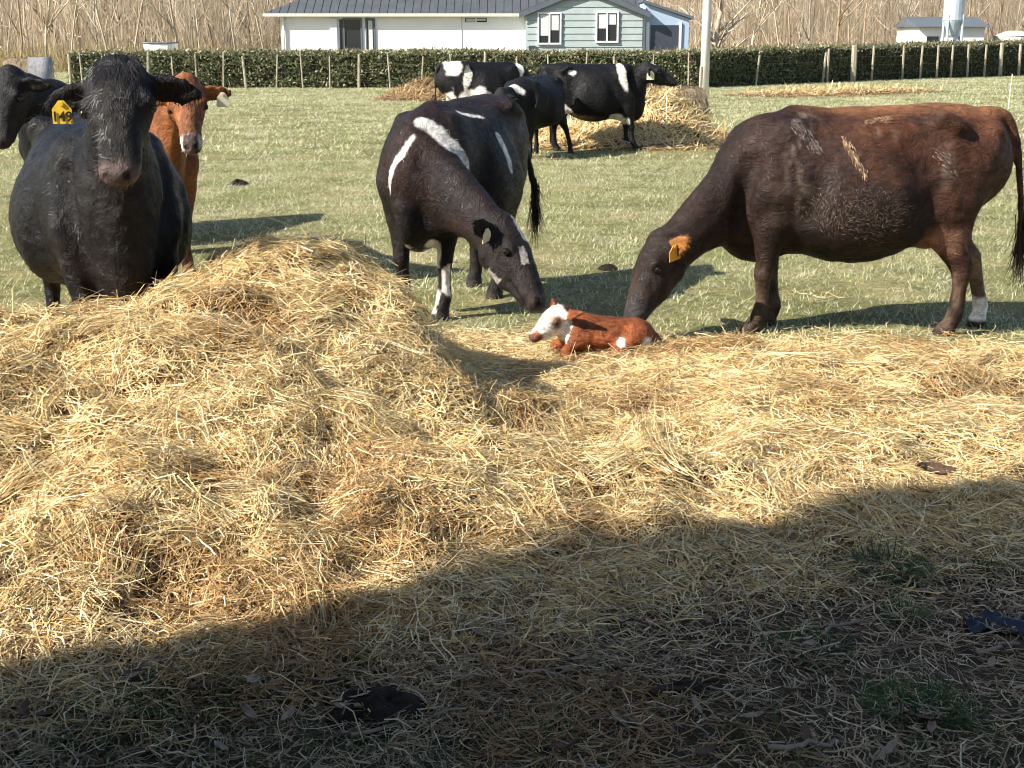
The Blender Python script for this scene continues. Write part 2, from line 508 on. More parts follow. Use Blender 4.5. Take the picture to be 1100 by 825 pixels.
# matted tufts standing proud of the bed: strands of one bundle arch the same way
def straw_bundles(nb, per, r):
    x = r.uniform(-3.4, 3.2, nb*3); y = r.uniform(3.4, 7.2, nb*3)
    k = in_view(x, y, 0.2, 0.3) & (r.uniform(0, 1, nb*3) < np.clip((straw_h(x, y) - 0.03) / 0.12, 0, 1)); x, y = x[k][:nb], y[k][:nb]; nb = len(x)
    nr = normals_of(near_surface, x, y, 0.08)
    a = r.uniform(0, 6.283, nb); D = np.stack([np.cos(a), np.sin(a), 0*a], 1); D -= nr*(D*nr).sum(1, keepdims=True); D /= np.linalg.norm(D, axis=1, keepdims=True)
    T = np.cross(nr, D); ln = r.uniform(0.16, 0.34, nb); ht = r.uniform(0.15, 0.45, nb); cur = r.normal(0, 0.5, nb)
    i = np.repeat(np.arange(nb), per); n = len(i)
    L = ln[i] * r.uniform(0.55, 1.15, n)
    P = np.stack([x, y, near_surface(x, y)], 1)[i] + T[i] * r.normal(0, 0.035, (n, 1)) - D[i] * (L*0.5 + r.normal(0, 0.03, n))[:, None] + nr[i] * r.uniform(-0.01, 0.02, (n, 1))
    Dd = D[i] + nr[i] * (ht[i] * r.uniform(0.6, 1.3, n))[:, None] + r.normal(0, 0.13, (n, 3))
    bend = nr[i] * (-ht[i] * L * 1.1)[:, None] + T[i] * ((cur[i] + r.normal(0, 0.2, n)) * L)[:, None]
    wave = r.normal(0, 0.03, (n, 3)) * L[:, None]
    c = straw_cols(n, r) * r.uniform(0.75, 1.1, nb)[i][:, None]
    return ribbons(P, Dd, L, 0.0032 * r.uniform(0.5, 1.4, n), c, T[i] + nr[i] * r.normal(0, 0.5, (n, 1)), bend, segs=4, taper=0.6, wave=wave)
V, Q, C = straw_bundles(420, 50, r1)
o = link('straw_tufts', mesh_np('straw_tufts', V, Q, mat=M_STRAW, attrs={'Col': C}), straw_bed); tag(o, kind='stuff')

# thin litter of straw, dead stems and leaves in the shaded yard
def litter_cols(n, r):
    base = np.array([(0.50, 0.38, 0.23), (0.36, 0.265, 0.16), (0.60, 0.49, 0.33), (0.22, 0.15, 0.095), (0.12, 0.08, 0.055)])
    return base[r.choice(5, n, p=[0.3, 0.27, 0.18, 0.15, 0.10])] * r.uniform(0.7, 1.15, (n, 1))
V, Q, C = loose_strands(190000, (-3.2, 3.6), (2.35, 6.0), 1.0, near_surface, lambda x, y: (1 - 0.9*straw_cover(x, y)) * (0.45 + 0.55 * sstep(-0.35, 0.35, fbm(x*1.6, y*1.6, seed=55, octv=2))) * (y < 4.7 + 0.45*x), r1, litter_cols, 0.03, 0.16, 0.0036, 0.022, slope=0.2, lift=0.003)
print('litter', len(Q)//4)
o = link('straw_litter', mesh_np('straw_litter', V, Q, mat=M_LITTER, attrs={'Col': C}))
tag(o, 'thin brown litter of trodden straw and dead stems in the shaded yard', 'litter', kind='stuff')

# ---------------------------------------------------------------- pasture
def grass_material():
    """blade colour: each blade is green or dry, by its own number against patches of the field (world position)"""
    m, nt, p = mat_nodes('grass_blade')
    a = nt.nodes.new('ShaderNodeAttribute'); a.attribute_name = 'Col'
    sp = nt.nodes.new('ShaderNodeSeparateColor'); nt.links.new(a.outputs['Color'], sp.inputs['Color'])
    ge = nt.nodes.new('ShaderNodeNewGeometry')
    n1 = noise(nt, 0.55, 6.0, ge.outputs['Position'], 0.68)
    n0 = noise(nt, 2.6, 3.0, ge.outputs['Position'], 0.6)
    ad = nt.nodes.new('ShaderNodeMath'); ad.operation = 'MULTIPLY_ADD'; ad.inputs[1].default_value = 0.45
    nt.links.new(n0.outputs['Fac'], ad.inputs[0]); nt.links.new(n1.outputs['Fac'], ad.inputs[2])
    mr = nt.nodes.new('ShaderNodeMapRange'); mr.inputs['From Min'].default_value = 0.58; mr.inputs['From Max'].default_value = 0.96
    mr.inputs['To Min'].default_value = 0.05; mr.inputs['To Max'].default_value = 0.92
    nt.links.new(ad.outputs[0], mr.inputs['Value'])
    lt = nt.nodes.new('ShaderNodeMath'); lt.operation = 'LESS_THAN'
    nt.links.new(sp.outputs['Red'], lt.inputs[0]); nt.links.new(mr.outputs['Result'], lt.inputs[1])
    rg = ramp(nt, [(0.0, (0.16, 0.24, 0.065)), (0.5, (0.32, 0.39, 0.14)), (1.0, (0.49, 0.53, 0.24))])
    rd = ramp(nt, [(0.0, (0.46, 0.43, 0.26)), (0.5, (0.69, 0.65, 0.43)), (1.0, (0.84, 0.80, 0.60))])
    nt.links.new(sp.outputs['Green'], rg.inputs['Fac']); nt.links.new(sp.outputs['Green'], rd.inputs['Fac'])
    mx = nt.nodes.new('ShaderNodeMixRGB'); nt.links.new(lt.outputs[0], mx.inputs['Fac'])
    nt.links.new(rd.outputs['Color'], mx.inputs['Color1']); nt.links.new(rg.outputs['Color'], mx.inputs['Color2'])
    nt.links.new(mx.outputs['Color'], p.inputs['Base Color'])
    p.inputs['Roughness'].default_value = 0.55; p.inputs['Specular IOR Level'].default_value = 0.2
    tr = nt.nodes.new('ShaderNodeBsdfTranslucent'); nt.links.new(mx.outputs['Color'], tr.inputs['Color'])
    ms = nt.nodes.new('ShaderNodeMixShader'); ms.inputs['Fac'].default_value = 0.34
    nt.links.new(p.outputs['BSDF'], ms.inputs[1]); nt.links.new(tr.outputs['BSDF'], ms.inputs[2])
    nt.links.new(ms.outputs['Shader'], nt.nodes['Material Output'].inputs['Surface'])
    return m
M_GRASS = grass_material()
def grass_blades(P, r, hgt, width, lean=1.5, segs=2):
    n = len(P)
    a = r.uniform(0, 6.283, n); ln = r.uniform(0.15, 1.0, n) * lean
    D = np.stack([np.cos(a)*ln, np.sin(a)*ln, np.ones(n)], 1)
    L = hgt * r.uniform(0.4, 1.3, n)
    bend = np.stack([np.cos(a), np.sin(a), -0.7*np.ones(n)], 1) * (L * r.uniform(0.1, 0.6, n))[:, None]
    c = np.stack([r.uniform(0, 1, n), r.uniform(0, 1, n), np.zeros(n)], 1)
    return ribbons(P, D, L, width * r.uniform(0.6, 1.3, n), c, None, bend, segs=segs, taper=0.25)
def grass_tile(name, n, size, r, hgt, width, lean, segs):
    P = np.stack([r.uniform(-size/2, size/2, n), r.uniform(-size/2, size/2, n), np.full(n, -0.012)], 1)
    cl = np.clip(0.55 + 1.1*fbm(P[:, 0]*4/size*3, P[:, 1]*4/size*3, seed=r.integers(0, 999), octv=2), 0.15, 1)
    V, Q, C = grass_blades(P[r.uniform(0, 1, n) < cl], r, hgt, width, lean, segs)
    return mesh_np(name, V, Q, mat=M_GRASS, attrs={'Col': C})
r2 = np.random.default_rng(202)
near_set = hidden_collection('grass_tile', [grass_tile('grass_tile', 4600, 1.0, r2, 0.060, 0.0055, 2.2, 2) for i in range(4)])
far_set = hidden_collection('far_grass_tile', [grass_tile('far_grass_tile', 15000, 4.0, r2, 0.085, 0.016, 2.4, 1) for i in range(3)])
tx, ty = np.meshgrid(np.arange(-10.5, 10.6, 1.0), np.arange(8.5, 18.6, 1.0), indexing='ij'); x = tx.ravel(); y = ty.ravel()
k = np.abs(x) < (y + 0.5)*0.3667*0.97 + 3.0; x, y = x[k], y[k]
P = np.stack([x, y, ground_h(x, y)], 1)
rot = np.stack([0*x, 0*x, r2.integers(0, 4, len(x)) * math.pi / 2], 1)
pasture = scatter('pasture_grass', P, rot, np.ones(len(x)), r2.integers(0, 4, len(x)), near_set)
tag(pasture, 'grazed pale green grass of the paddock around the cows', 'grass', kind='stuff')
# the edge of the grass against the straw, blade by blade
n = 34000
x = r2.uniform(-3.8, 3.8, n); y = r2.uniform(6.2, 8.0, n)
k = in_view(x, y, 0.3) & (r2.uniform(0, 1, n) > straw_cover(x, y)*1.05) & (straw_h(x, y) < 0.06)
x, y = x[k], y[k]
V, Q, C = grass_blades(np.stack([x, y, ground_h(x, y) - 0.01], 1), r2, 0.055, 0.0052, 1.8, 2)
o = link('edge_grass', mesh_np('edge_grass', V, Q, mat=M_GRASS, attrs={'Col': C})); tag(o, 'grass growing up to the edge of the straw bed', 'grass', kind='stuff')
tx, ty = np.meshgrid(np.arange(-36, 37, 4.0), np.arange(20.9, 70, 4.0), indexing='ij'); x = tx.ravel(); y = ty.ravel()
k = np.abs(x) < (y + 2)*0.3667*0.97 + 10; x, y = x[k], y[k]
P = np.stack([x, y, ground_h(x, y)], 1)
rot = np.stack([0*x, 0*x, r2.integers(0, 4, len(x)) * math.pi / 2], 1)
o = scatter('far_pasture_grass', P, rot, np.ones(len(x)), r2.integers(0, 3, len(x)), far_set)
tag(o, 'pale dry grass of the paddock out to the hedge', 'grass', kind='stuff')
# sparse green blades coming up through the litter of the yard
n = 16000
x = r2.uniform(-2.2, 2.6, n); y = r2.uniform(2.4, 4.6, n)
k = in_view(x, y, 0.2) & (r2.uniform(0, 1, n) < (1 - straw_cover(x, y)) * sstep(0.0, 0.45, fbm(x*1.7, y*1.7, seed=57, octv=3)))
x, y = x[k], y[k]; m_ = len(x)
V, Q, C = grass_blades(np.stack([x, y, ground_h(x, y) - 0.005], 1), r2, 0.065, 0.0045, 1.6, 3)
C = np.tile(np.repeat(np.array([(0.07, 0.13, 0.03), (0.10, 0.16, 0.04), (0.06, 0.10, 0.035)])[r2.integers(0, 3, m_)], 8, axis=0), 1)
o = link('yard_grass', mesh_np('yard_grass', V, Q, mat=M_LITTER, attrs={'Col': C})); tag(o, 'sparse green grass coming up through the shaded litter', 'grass', kind='stuff')
# ================================================================ hedge, fence, house, wood
def pX(px, Y, z=1.0): return (px - 550.0) * (Y * 0.9709 + (1.6 - z) * 0.2397) / 1500.0
def pZ(py, Y): return 1.6 + Y * math.tan(math.atan((412.5 - py) / 1500.0) - R(13.87))

# rising ground behind the farm
M_HILL = simple_mat('leaf_litter', (0.46, 0.36, 0.26), rough=0.95, var=0.5, nscale=0.8, bump=0.8, bscale=4.0, spec=0.05)
hx = np.arange(-90, 91, 3.0); hy = np.arange(72, 150, 3.0)
hill = link('hill', grid_mesh('hill', hx, hy, lambda x, y: -0.3 + 15.0 * sstep(72, 140, y) + 0.8 * fbm(x*0.05, y*0.05, seed=91, octv=3) * sstep(72, 90, y), M_HILL))
tag(hill, kind='structure')
def hill_h(y): return np.where(y < 72, 0.0, -0.3 + 15.0 * sstep(72, 140, y))

# --- the wood: far stems and twigs as one mass
M_BARK = attr_mat('pale_bark', rough=0.85, spec=0.1)
r3 = np.random.default_rng(303)
def bark_cols(n, r):
    base = np.array([(0.58, 0.485, 0.35), (0.68, 0.585, 0.44), (0.45, 0.355, 0.245), (0.32, 0.24, 0.165), (0.52, 0.41, 0.285)])
    return base[r.choice(5, n, p=[0.3, 0.2, 0.22, 0.13, 0.15])] * r.uniform(0.75, 1.2, (n, 1))
n = 16000
y = r3.uniform(74, 108, n); x = r3.uniform(-1, 1, n) * (y*0.3667 + 20)
P = np.stack([x, y, hill_h(y) - 0.3], 1)
D = np.stack([r3.normal(0, 0.10, n), r3.normal(0, 0.05, n), np.ones(n)], 1)
V1, Q1, C1 = ribbons(P, D, r3.uniform(4, 9, n), r3.uniform(0.02, 0.07, n), bark_cols(n, r3), np.tile([1.0, 0.25, 0], (n, 1)), r3.normal(0, 0.4, (n, 3)), segs=2, taper=0.25)
n = 52000
y = r3.uniform(73, 104, n); x = r3.uniform(-1, 1, n) * (y*0.3667 + 20)
P = np.stack([x, y, hill_h(y) + r3.uniform(0.2, 6.0, n)], 1)
a = r3.normal(0, 0.65, n)
D = np.stack([np.sin(a), r3.normal(0, 0.2, n), np.cos(a)], 1)
V2, Q2, C2 = ribbons(P, D, r3.uniform(0.7, 2.4, n), r3.uniform(0.012, 0.032, n), bark_cols(n, r3)*1.05, np.cross(D, np.tile([0, 1.0, 0.1], (n, 1))), r3.normal(0, 0.18, (n, 3)), segs=1, taper=0.3)
# dry undergrowth of last year's grass at the foot of the wood
n = 9000
y = r3.uniform(70, 78, n); x = r3.uniform(-1, 1, n) * (y*0.3667 + 18)
P = np.stack([x, y, np.zeros(n)], 1)
D = np.stack([r3.normal(0, 0.25, n), r3.normal(0, 0.2, n), np.ones(n)], 1)
V3, Q3, C3 = ribbons(P, D, r3.uniform(0.5, 1.7, n), r3.uniform(0.02, 0.06, n), np.array([(0.42, 0.33, 0.16)]) * r3.uniform(0.6, 1.2, (n, 1)), np.tile([1.0, 0.2, 0], (n, 1)), r3.normal(0, 0.12, (n, 3)), segs=2, taper=0.3)
Vw = np.concatenate([V1, V2, V3]); Qw = np.concatenate([Q1, Q2 + len(V1), Q3 + len(V1) + len(V2)]); Cw = np.concatenate([C1, C2, C3])
wood = link('distant_wood', mesh_np('distant_wood', Vw, Qw, mat=M_BARK, attrs={'Col': Cw}))
tag(wood, 'bare tan wood filling the background behind the house', 'wood', kind='stuff')

# --- trees that stand out of the wood
def tree_variant(seed, h, r0, spread, forks, upright=0.75):
    rd = random.Random(seed)
    tr = MB(); cr = MB()
    def limb(mb, p, d, L, r, lev):
        n = 5 if lev == 0 else 3
        pts = [p]; rad = [r]; q = Vector(p); dd = Vector(d)
        for i in range(n):
            dd = (dd + Vector((rd.gauss(0, 0.10 + 0.05*lev), rd.gauss(0, 0.10 + 0.05*lev), 0.06*lev))).normalized()
            q = q + dd * (L / n); pts.append(q.copy()); rad.append(r * (1 - 0.72 * (i + 1) / n))
        mb.tube(pts, rad, 6 if lev == 0 else (5 if lev == 1 else 3), cap=lev < 2)
        if lev < 3:
            k = forks if lev == 0 else (5 if lev == 1 else 4)
            for j in range(k):
                t = rd.uniform(0.18 if lev == 0 else 0.25, 0.97); i = min(int(t * n), n - 1); f = t * n - i
                b = pts[i].lerp(pts[i+1], f); an = rd.uniform(0, 6.283)
                nd = (dd * upright + Vector((math.cos(an), math.sin(an), 0.25)) * spread).normalized()
                limb(cr, b, nd, L * rd.uniform(0.32, 0.55), rad[i] * rd.uniform(0.45, 0.65), lev + 1)
    limb(tr, Vector((0, 0, -0.2)), Vector((rd.gauss(0, 0.05), 0, 1)), h, r0, 0)
    return tr, cr
def bark_mat(name, col): return simple_mat(name, col, rough=0.85, var=0.35, nscale=3.0, spec=0.1, stretch=(1, 1, 0.25), bump=0.4, bscale=12)
MB_PALE = bark_mat('bark_pale', (0.50, 0.42, 0.31)); MB_TAN = bark_mat('bark_tan', (0.36, 0.27, 0.18)); MB_GREY = bark_mat('bark_grey', (0.40, 0.35, 0.28))
variants = []
for i in range(6):
    tr, cr = tree_variant(40 + i, 7.5 + i*0.4, 0.05 + 0.006*i, 0.62 if i < 4 else 0.9, 8 if i < 4 else 10)
    mt = (MB_PALE, MB_TAN, MB_GREY)[i % 3]
    variants.append((tr.mesh('trunk', mt, True), cr.mesh('crown', mt, True)))
TREES = [(8,68),(20,64),(34,72),(48,66),(62,70),(75,65),(92,73),(104,67),(118,63),(132,71),(143,66),(158,69),(176,74),(190,65),(204,70),(216,64),(228,68),(242,73),(256,66),(270,70),(284,64),
         (773,63),(790,70),(806,66),(822,72),(838,64),(852,69),(868,66),(884,73),(897,65),(912,68),(931,64),(948,71),(962,66),(1040,66),(1052,72),(1066,68),(1080,75),(1094,69)]
for i, (p, Y) in enumerate(TREES):
    Y += 6.5
    t = empty('bare_tree', (pX(p, Y), Y, 0), r3.uniform(0, 6.28)); t.scale = (1, 1, 1)
    v = variants[(i * 7 + i // 5) % 6]
    link('trunk', v[0], t); link('crown', v[1], t)
    sc = r3.uniform(0.85, 1.2); t.scale = (sc, sc, sc)
    if p < 400: tag(t, 'slender bare tree in the tan wood left of the house', 'tree', 'bare trees left of the house')
    else: tag(t, 'slender bare pale-barked tree in the wood right of the pole', 'tree', 'bare trees right of the pole')
tr, cr = tree_variant(77, 4.6, 0.16, 1.0, 9, 0.5)
t = empty('willow_tree', (pX(768, 56), 56, 0), 0.4); tag(t, 'gnarled pale willow with spreading branches right beside the white pole', 'tree')
tr.build('trunk', MB_PALE, t, True); cr.build('crown', MB_PALE, t, True)

# --- hedge
M_LEAF = attr_mat('hedge_leaf', rough=0.45, transl=0.2, spec=0.35)
M_HCORE = simple_mat('hedge_core', (0.06, 0.055, 0.032), rough=0.95, var=0.5, nscale=9.0, bump=1.0, bscale=14, spec=0.05)
def hedge(name, A, B, h0, h1, depth, nleaf, label, dark, seed):
    A = np.array(A, float); B = np.array(B, float); d = B - A; L = np.linalg.norm(d); e = d / L; nv = np.array([-e[1], e[0]])
    r = np.random.default_rng(seed)
    root = empty(name, (A[0], A[1], 0), 0.0); tag(root, label, 'hedge')
    def pos(u, v, w): return np.stack([u*L*e[0] + v*nv[0], u*L*e[1] + v*nv[1], w], 1)
    m = 60; us = np.linspace(0, 1, m); V = []; Q = []
    for k, (v, zf) in enumerate(((0.10, 0), (0.05, 0.93), (depth-0.05, 0.93), (depth-0.10, 0))):
        w = lerp(h0, h1, us) * zf * (1 + 0.03*fbm(us*40, us*0+k, seed=seed, octv=2)); V.append(pos(us, np.full(m, v) + 0.04*fbm(us*50, us*0+k+9, seed=seed, octv=2), w))
    V = np.concatenate(V)
    for k in range(3):
        for i in range(m-1): Q.append((k*m+i, k*m+i+1, (k+1)*m+i+1, (k+1)*m+i))
    link('inner_twigs', mesh_np('inner_twigs', V, np.array(Q), mat=M_HCORE), root)
    n = nleaf; u = r.uniform(0, 1, n); top = r.uniform(0, 1, n) < 0.42
    hh = lerp(h0, h1, u) * (1 + 0.05 * fbm(u*L*0.8, u*0, seed=seed+3, octv=3))
    w = np.where(top, hh + r.normal(0, 0.035, n), hh * r.uniform(0.02, 1.0, n))
    v = np.where(top, r.uniform(0, depth, n), r.normal(0.03, 0.05, n) + 0.10 * fbm(u*L*1.3, w*2.2, seed=seed+5, octv=2))
    P = pos(u, v, w)
    D = r.normal(0, 1, (n, 3)) + np.array([0, -0.3, 0.5]); sd = r.normal(0, 1, (n, 3)); sd = np.cross(D, sd)
    g = np.array([(0.16, 0.19, 0.085), (0.22, 0.24, 0.125), (0.11, 0.135, 0.065), (0.29, 0.265, 0.16), (0.38, 0.32, 0.20)])
    pt = r.choice(5, n, p=[0.33, 0.24, 0.25, 0.12, 0.06]); pt = np.where(top & (r.uniform(0, 1, n) < 0.45), r.choice([3, 4], n), pt)
    C = g[pt] * r.uniform(0.7, 1.25, (n, 1)) * dark
    Vv, Qq, Cc = ribbons(P, D, r.uniform(0.05, 0.12, n), r.uniform(0.035, 0.07, n), C, sd, None, segs=1, taper=0.6)
    link('foliage', mesh_np('foliage', Vv, Qq, mat=M_LEAF, attrs={'Col': Cc}), root)
    n = int(nleaf * 0.12); u = r.uniform(0, 1, n); hh = lerp(h0, h1, u)
    P = pos(u, r.uniform(0, depth, n), hh * r.uniform(0.85, 1.0, n))
    Vv, Qq, Cc = ribbons(P, r.normal(0, 0.35, (n, 3)) + np.array([0, 0, 1]), r.uniform(0.08, 0.26, n), np.full(n, 0.016), np.array([(0.42, 0.32, 0.19)]) * r.uniform(0.6, 1.3, (n, 1)), np.tile([1.0, 0.2, 0], (n, 1)), None, segs=1, taper=0.4)
    link('twig_tips', mesh_np('twig_tips', Vv, Qq, mat=M_LEAF, attrs={'Col': Cc}), root)
    return root
HA = (pX(72, 48.3), 48.3); HB = (pX(745, 48.3), 48.3); HC_ = (pX(917, 56.0), 56.0); HD = (pX(1135, 67.5), 67.5)
hedge('hedge', HA, HB, 1.13, 1.15, 0.9, 26000, 'long clipped green hedge in front of the white house', 1.0, 401)
hedge('hedge', (HB[0] + 0.02, HB[1]), HC_, 1.15, 1.32, 0.9, 11000, 'clipped hedge stretch between the white pole and the thick post', 0.95, 402)
hedge('hedge', (HC_[0] + 0.05, HC_[1]), HD, 1.30, 1.50, 0.9, 11000, 'darker hedge running away to the right beyond the thick post', 0.8, 403)  # shade on this stretch is painted in as darker leaf colour

# --- post and wire fence along the hedge
M_POST = simple_mat('weathered_post', (0.36, 0.32, 0.24), rough=0.9, var=0.35, nscale=8.0, stretch=(3, 3, 0.4), bump=0.5, bscale=30, spec=0.1)
M_WIRE = simple_mat('fence_wire', (0.22, 0.21, 0.19), rough=0.5, var=0.2, metal=0.6)
def fence(label, posts, wires=4):
    """posts: (px, Y, height, radius, lean)"""
    root = empty('wire_fence', (pX(posts[0][0], posts[0][1]), posts[0][1], 0)); tag(root, label, 'fence')
    o0 = Vector(root.location); P = []
    for px_, Y, h, rad, lean in posts:
        b = Vector((pX(px_, Y, 0.6), Y, 0)) - o0; P.append((b, h))
        MB().tube([b + Vector((0, 0, -0.2)), b + Vector((lean*0.5, 0.0, h*0.5)), b + Vector((lean, 0.01, h))], [rad, rad*0.97, rad*0.92], 7).build('post', M_POST, root)
    for k in range(wires):
        zf = 0.22 + 0.24 * k
        pts = [b + Vector((0, -0.05, h * zf)) for b, h in P]
        MB().tube(pts, 0.0035, 4).build('wire', M_WIRE, root)
LP = [75, 88, 108, 130, 158, 186, 211, 239, 264, 296, 325, 354, 385, 419, 452, 486, 520, 555, 590, 628, 662, 700, 740]
fence('pale posts and wires of the fence along the hedge left of the pole', [(p, 47.6, 1.12 + 0.08*math.sin(i*2.1), 0.048 if i % 4 == 0 else 0.028, 0.09*math.sin(i*3.7)) for i, p in enumerate(LP)])
RP = [(812, 50.6, 1.05, 0.04, 0.12), (884, 53.8, 1.12, 0.05, 0.1), (889, 54.0, 1.25, 0.05, 0.02), (917, 55.2, 1.38, 0.12, 0.0), (937, 56.3, 1.35, 0.05, 0.03), (970, 57.8, 1.35, 0.05, 0.0), (989, 58.7, 1.35, 0.05, 0.04), (1007, 59.6, 1.36, 0.05, 0.0), (1022, 60.4, 1.36, 0.05, 0.03), (1040, 61.3, 1.38, 0.05, -0.03), (1058, 62.3, 1.38, 0.05, 0.02), (1075, 63.2, 1.45, 0.09, 0.0), (1095, 64.3, 1.40, 0.07, 0.0), (1120, 65.8, 1.4, 0.06, 0)]
fence('posts and wires of the fence running along the hedge right of the pole', RP)

# --- power pole
t = empty('utility_pole', (pX(756, 38.2, 0), 38.2, 0)); tag(t, 'tall white weathered pole standing in front of the hedge', 'pole')
M_POLE = simple_mat('pole_wood', (0.78, 0.75, 0.69), rough=0.8, var=0.22, nscale=3.0, stretch=(4, 4, 0.3), bump=0.4, bscale=20, spec=0.15)
MB().tube([(0, 0, -0.4), (0.01, 0, 3), (0.03, 0, 8.5)], [0.125, 0.115, 0.085], 12).build('shaft', M_POLE, t, True)
MB().box(-0.55, 0.75, -0.06, 0.06, 7.7, 7.82).build('crossarm', M_POST, t)
for xx in (-0.45, 0.1, 0.62): MB().tube([(xx, 0, 7.82), (xx, 0, 7.95), (xx, 0, 7.98)], [0.035, 0.05, 0.02], 8).build('insulator', M_POLE, t)
MB().tube([(-0.12, -0.06, -0.1), (-0.10, -0.07, 0.9)], [0.05, 0.05], 7).build('stay_post', M_POST, t)
t = link('electric_fence_standard', MB().tube([(0, 0, -0.1), (0.01, 0, 0.4), (0.03, 0, 0.8)], [0.012, 0.011, 0.010], 6).mesh('electric_fence_standard', simple_mat('standard_white', (0.72, 0.70, 0.64), rough=0.5)), loc=(pX(1087, 34), 34, 0))
tag(t, 'thin white fence standard in the field at the right edge', 'fence post')

# --- house
M_WALLW = simple_mat('white_cladding', (0.88, 0.87, 0.84), rough=0.6, var=0.03, nscale=2.0)
M_WALLG = simple_mat('grey_green_boards', (0.36, 0.42, 0.41), rough=0.6, var=0.07, nscale=3.0)
M_WALLB = simple_mat('blue_grey_boards', (0.36, 0.46, 0.60), rough=0.6, var=0.06, nscale=3.0)
M_ROOF = simple_mat('dark_roof_steel', (0.075, 0.082, 0.088), rough=0.5, var=0.15, nscale=2.0)
M_TRIM = simple_mat('white_trim', (0.80, 0.80, 0.78), rough=0.5, var=0.04)
M_GUTT = simple_mat('cream_gutter', (0.60, 0.58, 0.50), rough=0.5, var=0.06)
M_DARKT = simple_mat('dark_trim', (0.10, 0.12, 0.14), rough=0.5, var=0.1)
M_GLASS, nt, p = mat_nodes('window_glass'); p.inputs['Base Color'].default_value = (0.02, 0.025, 0.03, 1); p.inputs['Roughness'].default_value = 0.06; p.inputs['Specular IOR Level'].default_value = 0.6
M_CURT = simple_mat('net_curtain', (0.60, 0.62, 0.60), rough=0.8, var=0.12, nscale=9.0, stretch=(6, 1, 0.5))
M_DOORD = simple_mat('dark_roller_door', (0.045, 0.055, 0.075), rough=0.4, var=0.15)
HY = 54.0
house = empty('house', (pX(303, HY), HY, 0)); tag(house, 'long low house with white walls, grey-green gable wing and dark roof', 'house')
hx0 = house.location.x
def hX(p, Y=HY): return pX(p, Y) - hx0
xL, xR = 0.0, hX(565)
zE = 2.52
MB().box(xL, xR, 0, 8.0, 0, zE).build('wall', M_WALLW, house)
# main roof: hipped at the left, runs behind the gable wing on the right
ov = 0.20; ovl = 0.62; zr = 4.55; xe = hX(690)
rf = MB()
a = (xL - ovl, -ov, zE + 0.02); b = (xe, -ov, zE + 0.02); c = (xe, 4.0, zr); d = (xL + 4.0, 4.0, zr); e_ = (xL - ovl, 8.0 + ov, zE + 0.02); f_ = (xe, 8.0 + ov, zE + 0.02)
rf.quad(a, b, c, d).quad(e_, d, c, f_).quad(a, d, e_).quad(b, f_, c).quad(a, e_, f_, b)
roof = rf.build('roof', M_ROOF, house)
for i in range(46):   # standing seams of the roof sheets
    xx = xL - ovl + 0.25 + i * 0.31
    if xx > xe - 0.1: break
    t_ = min(1.0, max(0.05, (xx - (xL - ovl)) / 4.62))
    MB().prism([(xx, -ov, zE + 0.03), (xx + 0.035, -ov, zE + 0.03), (xx + 0.035, -ov + 4.2*t_, zE + 0.03 + 2.03*t_), (xx, -ov + 4.2*t_, zE + 0.03 + 2.03*t_)], (0, 0, 0.010)).build('roof_rib', M_ROOF, roof)
MB().box(xL - ovl, xR - 0.05, -ov - 0.10, -ov - 0.005, zE - 0.10, zE + 0.015).build('gutter', M_GUTT, house)
MB().box(xL - ovl, xR - 0.05, -ov + 0.002, -0.004, zE - 0.09, zE - 0.05).build('soffit', M_TRIM, house)
MB().tube([(xL + 0.10, -0.07, 0), (xL + 0.10, -0.07, zE - 0.1)], 0.04, 6).build('downpipe', M_TRIM, house)
MB().box(hX(496) - 0.015, hX(496) + 0.015, -0.02, -0.003, 0.2, zE - 0.1).build('cladding_joint', M_GUTT, house)
def window(parent, x0, x1, z0, z1, y, panes, frame=M_TRIM, curtain=0.0, name='window', fw=0.06):
    w = MB().box(x0, x1, y - 0.012, y - 0.003, z0, z1).build(name, M_GLASS, parent)
    fr = MB()
    fr.box(x0 - fw, x1 + fw, y - 0.05, y - 0.002, z1, z1 + fw).box(x0 - fw, x1 + fw, y - 0.07, y - 0.002, z0 - fw, z0).box(x0 - fw, x0, y - 0.05, y - 0.002, z0, z1).box(x1, x1 + fw, y - 0.05, y - 0.002, z0, z1)
    fr.build('frame', frame, w)
    for k in range(1, panes):
        xm = lerp(x0, x1, k / panes); MB().box(xm - 0.03, xm + 0.03, y - 0.045, y - 0.013, z0, z1).build('mullion', frame, w)
    if curtain:
        for k in range(panes):
            xa = lerp(x0, x1, k / panes) + 0.04; xb = lerp(x0, x1, (k + 1) / panes) - 0.04
            MB().box(xa, xb, y - 0.018, y - 0.013, lerp(z1, z0, curtain * (0.75 if k % 2 else 1)), z1 - 0.02).build('curtain', M_CURT, w)
    return w
# sliding door in the white wall
dz1 = 2.30
window(house, hX(371), hX(388), 0.25, dz1, 0.0, 1, M_DARKT, name='sliding_door')
window(house, hX(395), hX(402), 0.25, dz1, 0.0, 1, M_DARKT, curtain=0.6, name='sliding_door')
MB().box(hX(356), hX(363), -0.06, -0.003, 0.2, dz1 + 0.05).build('door_jamb', M_TRIM, house)
window(house, hX(366), hX(369), 0.25, dz1, 0.0, 1, M_DARKT, name='side_light', fw=0.02)
window(house, hX(500), hX(523), 2.22, 2.36, 0.0, 2, M_TRIM, curtain=0.9, fw=0.03)
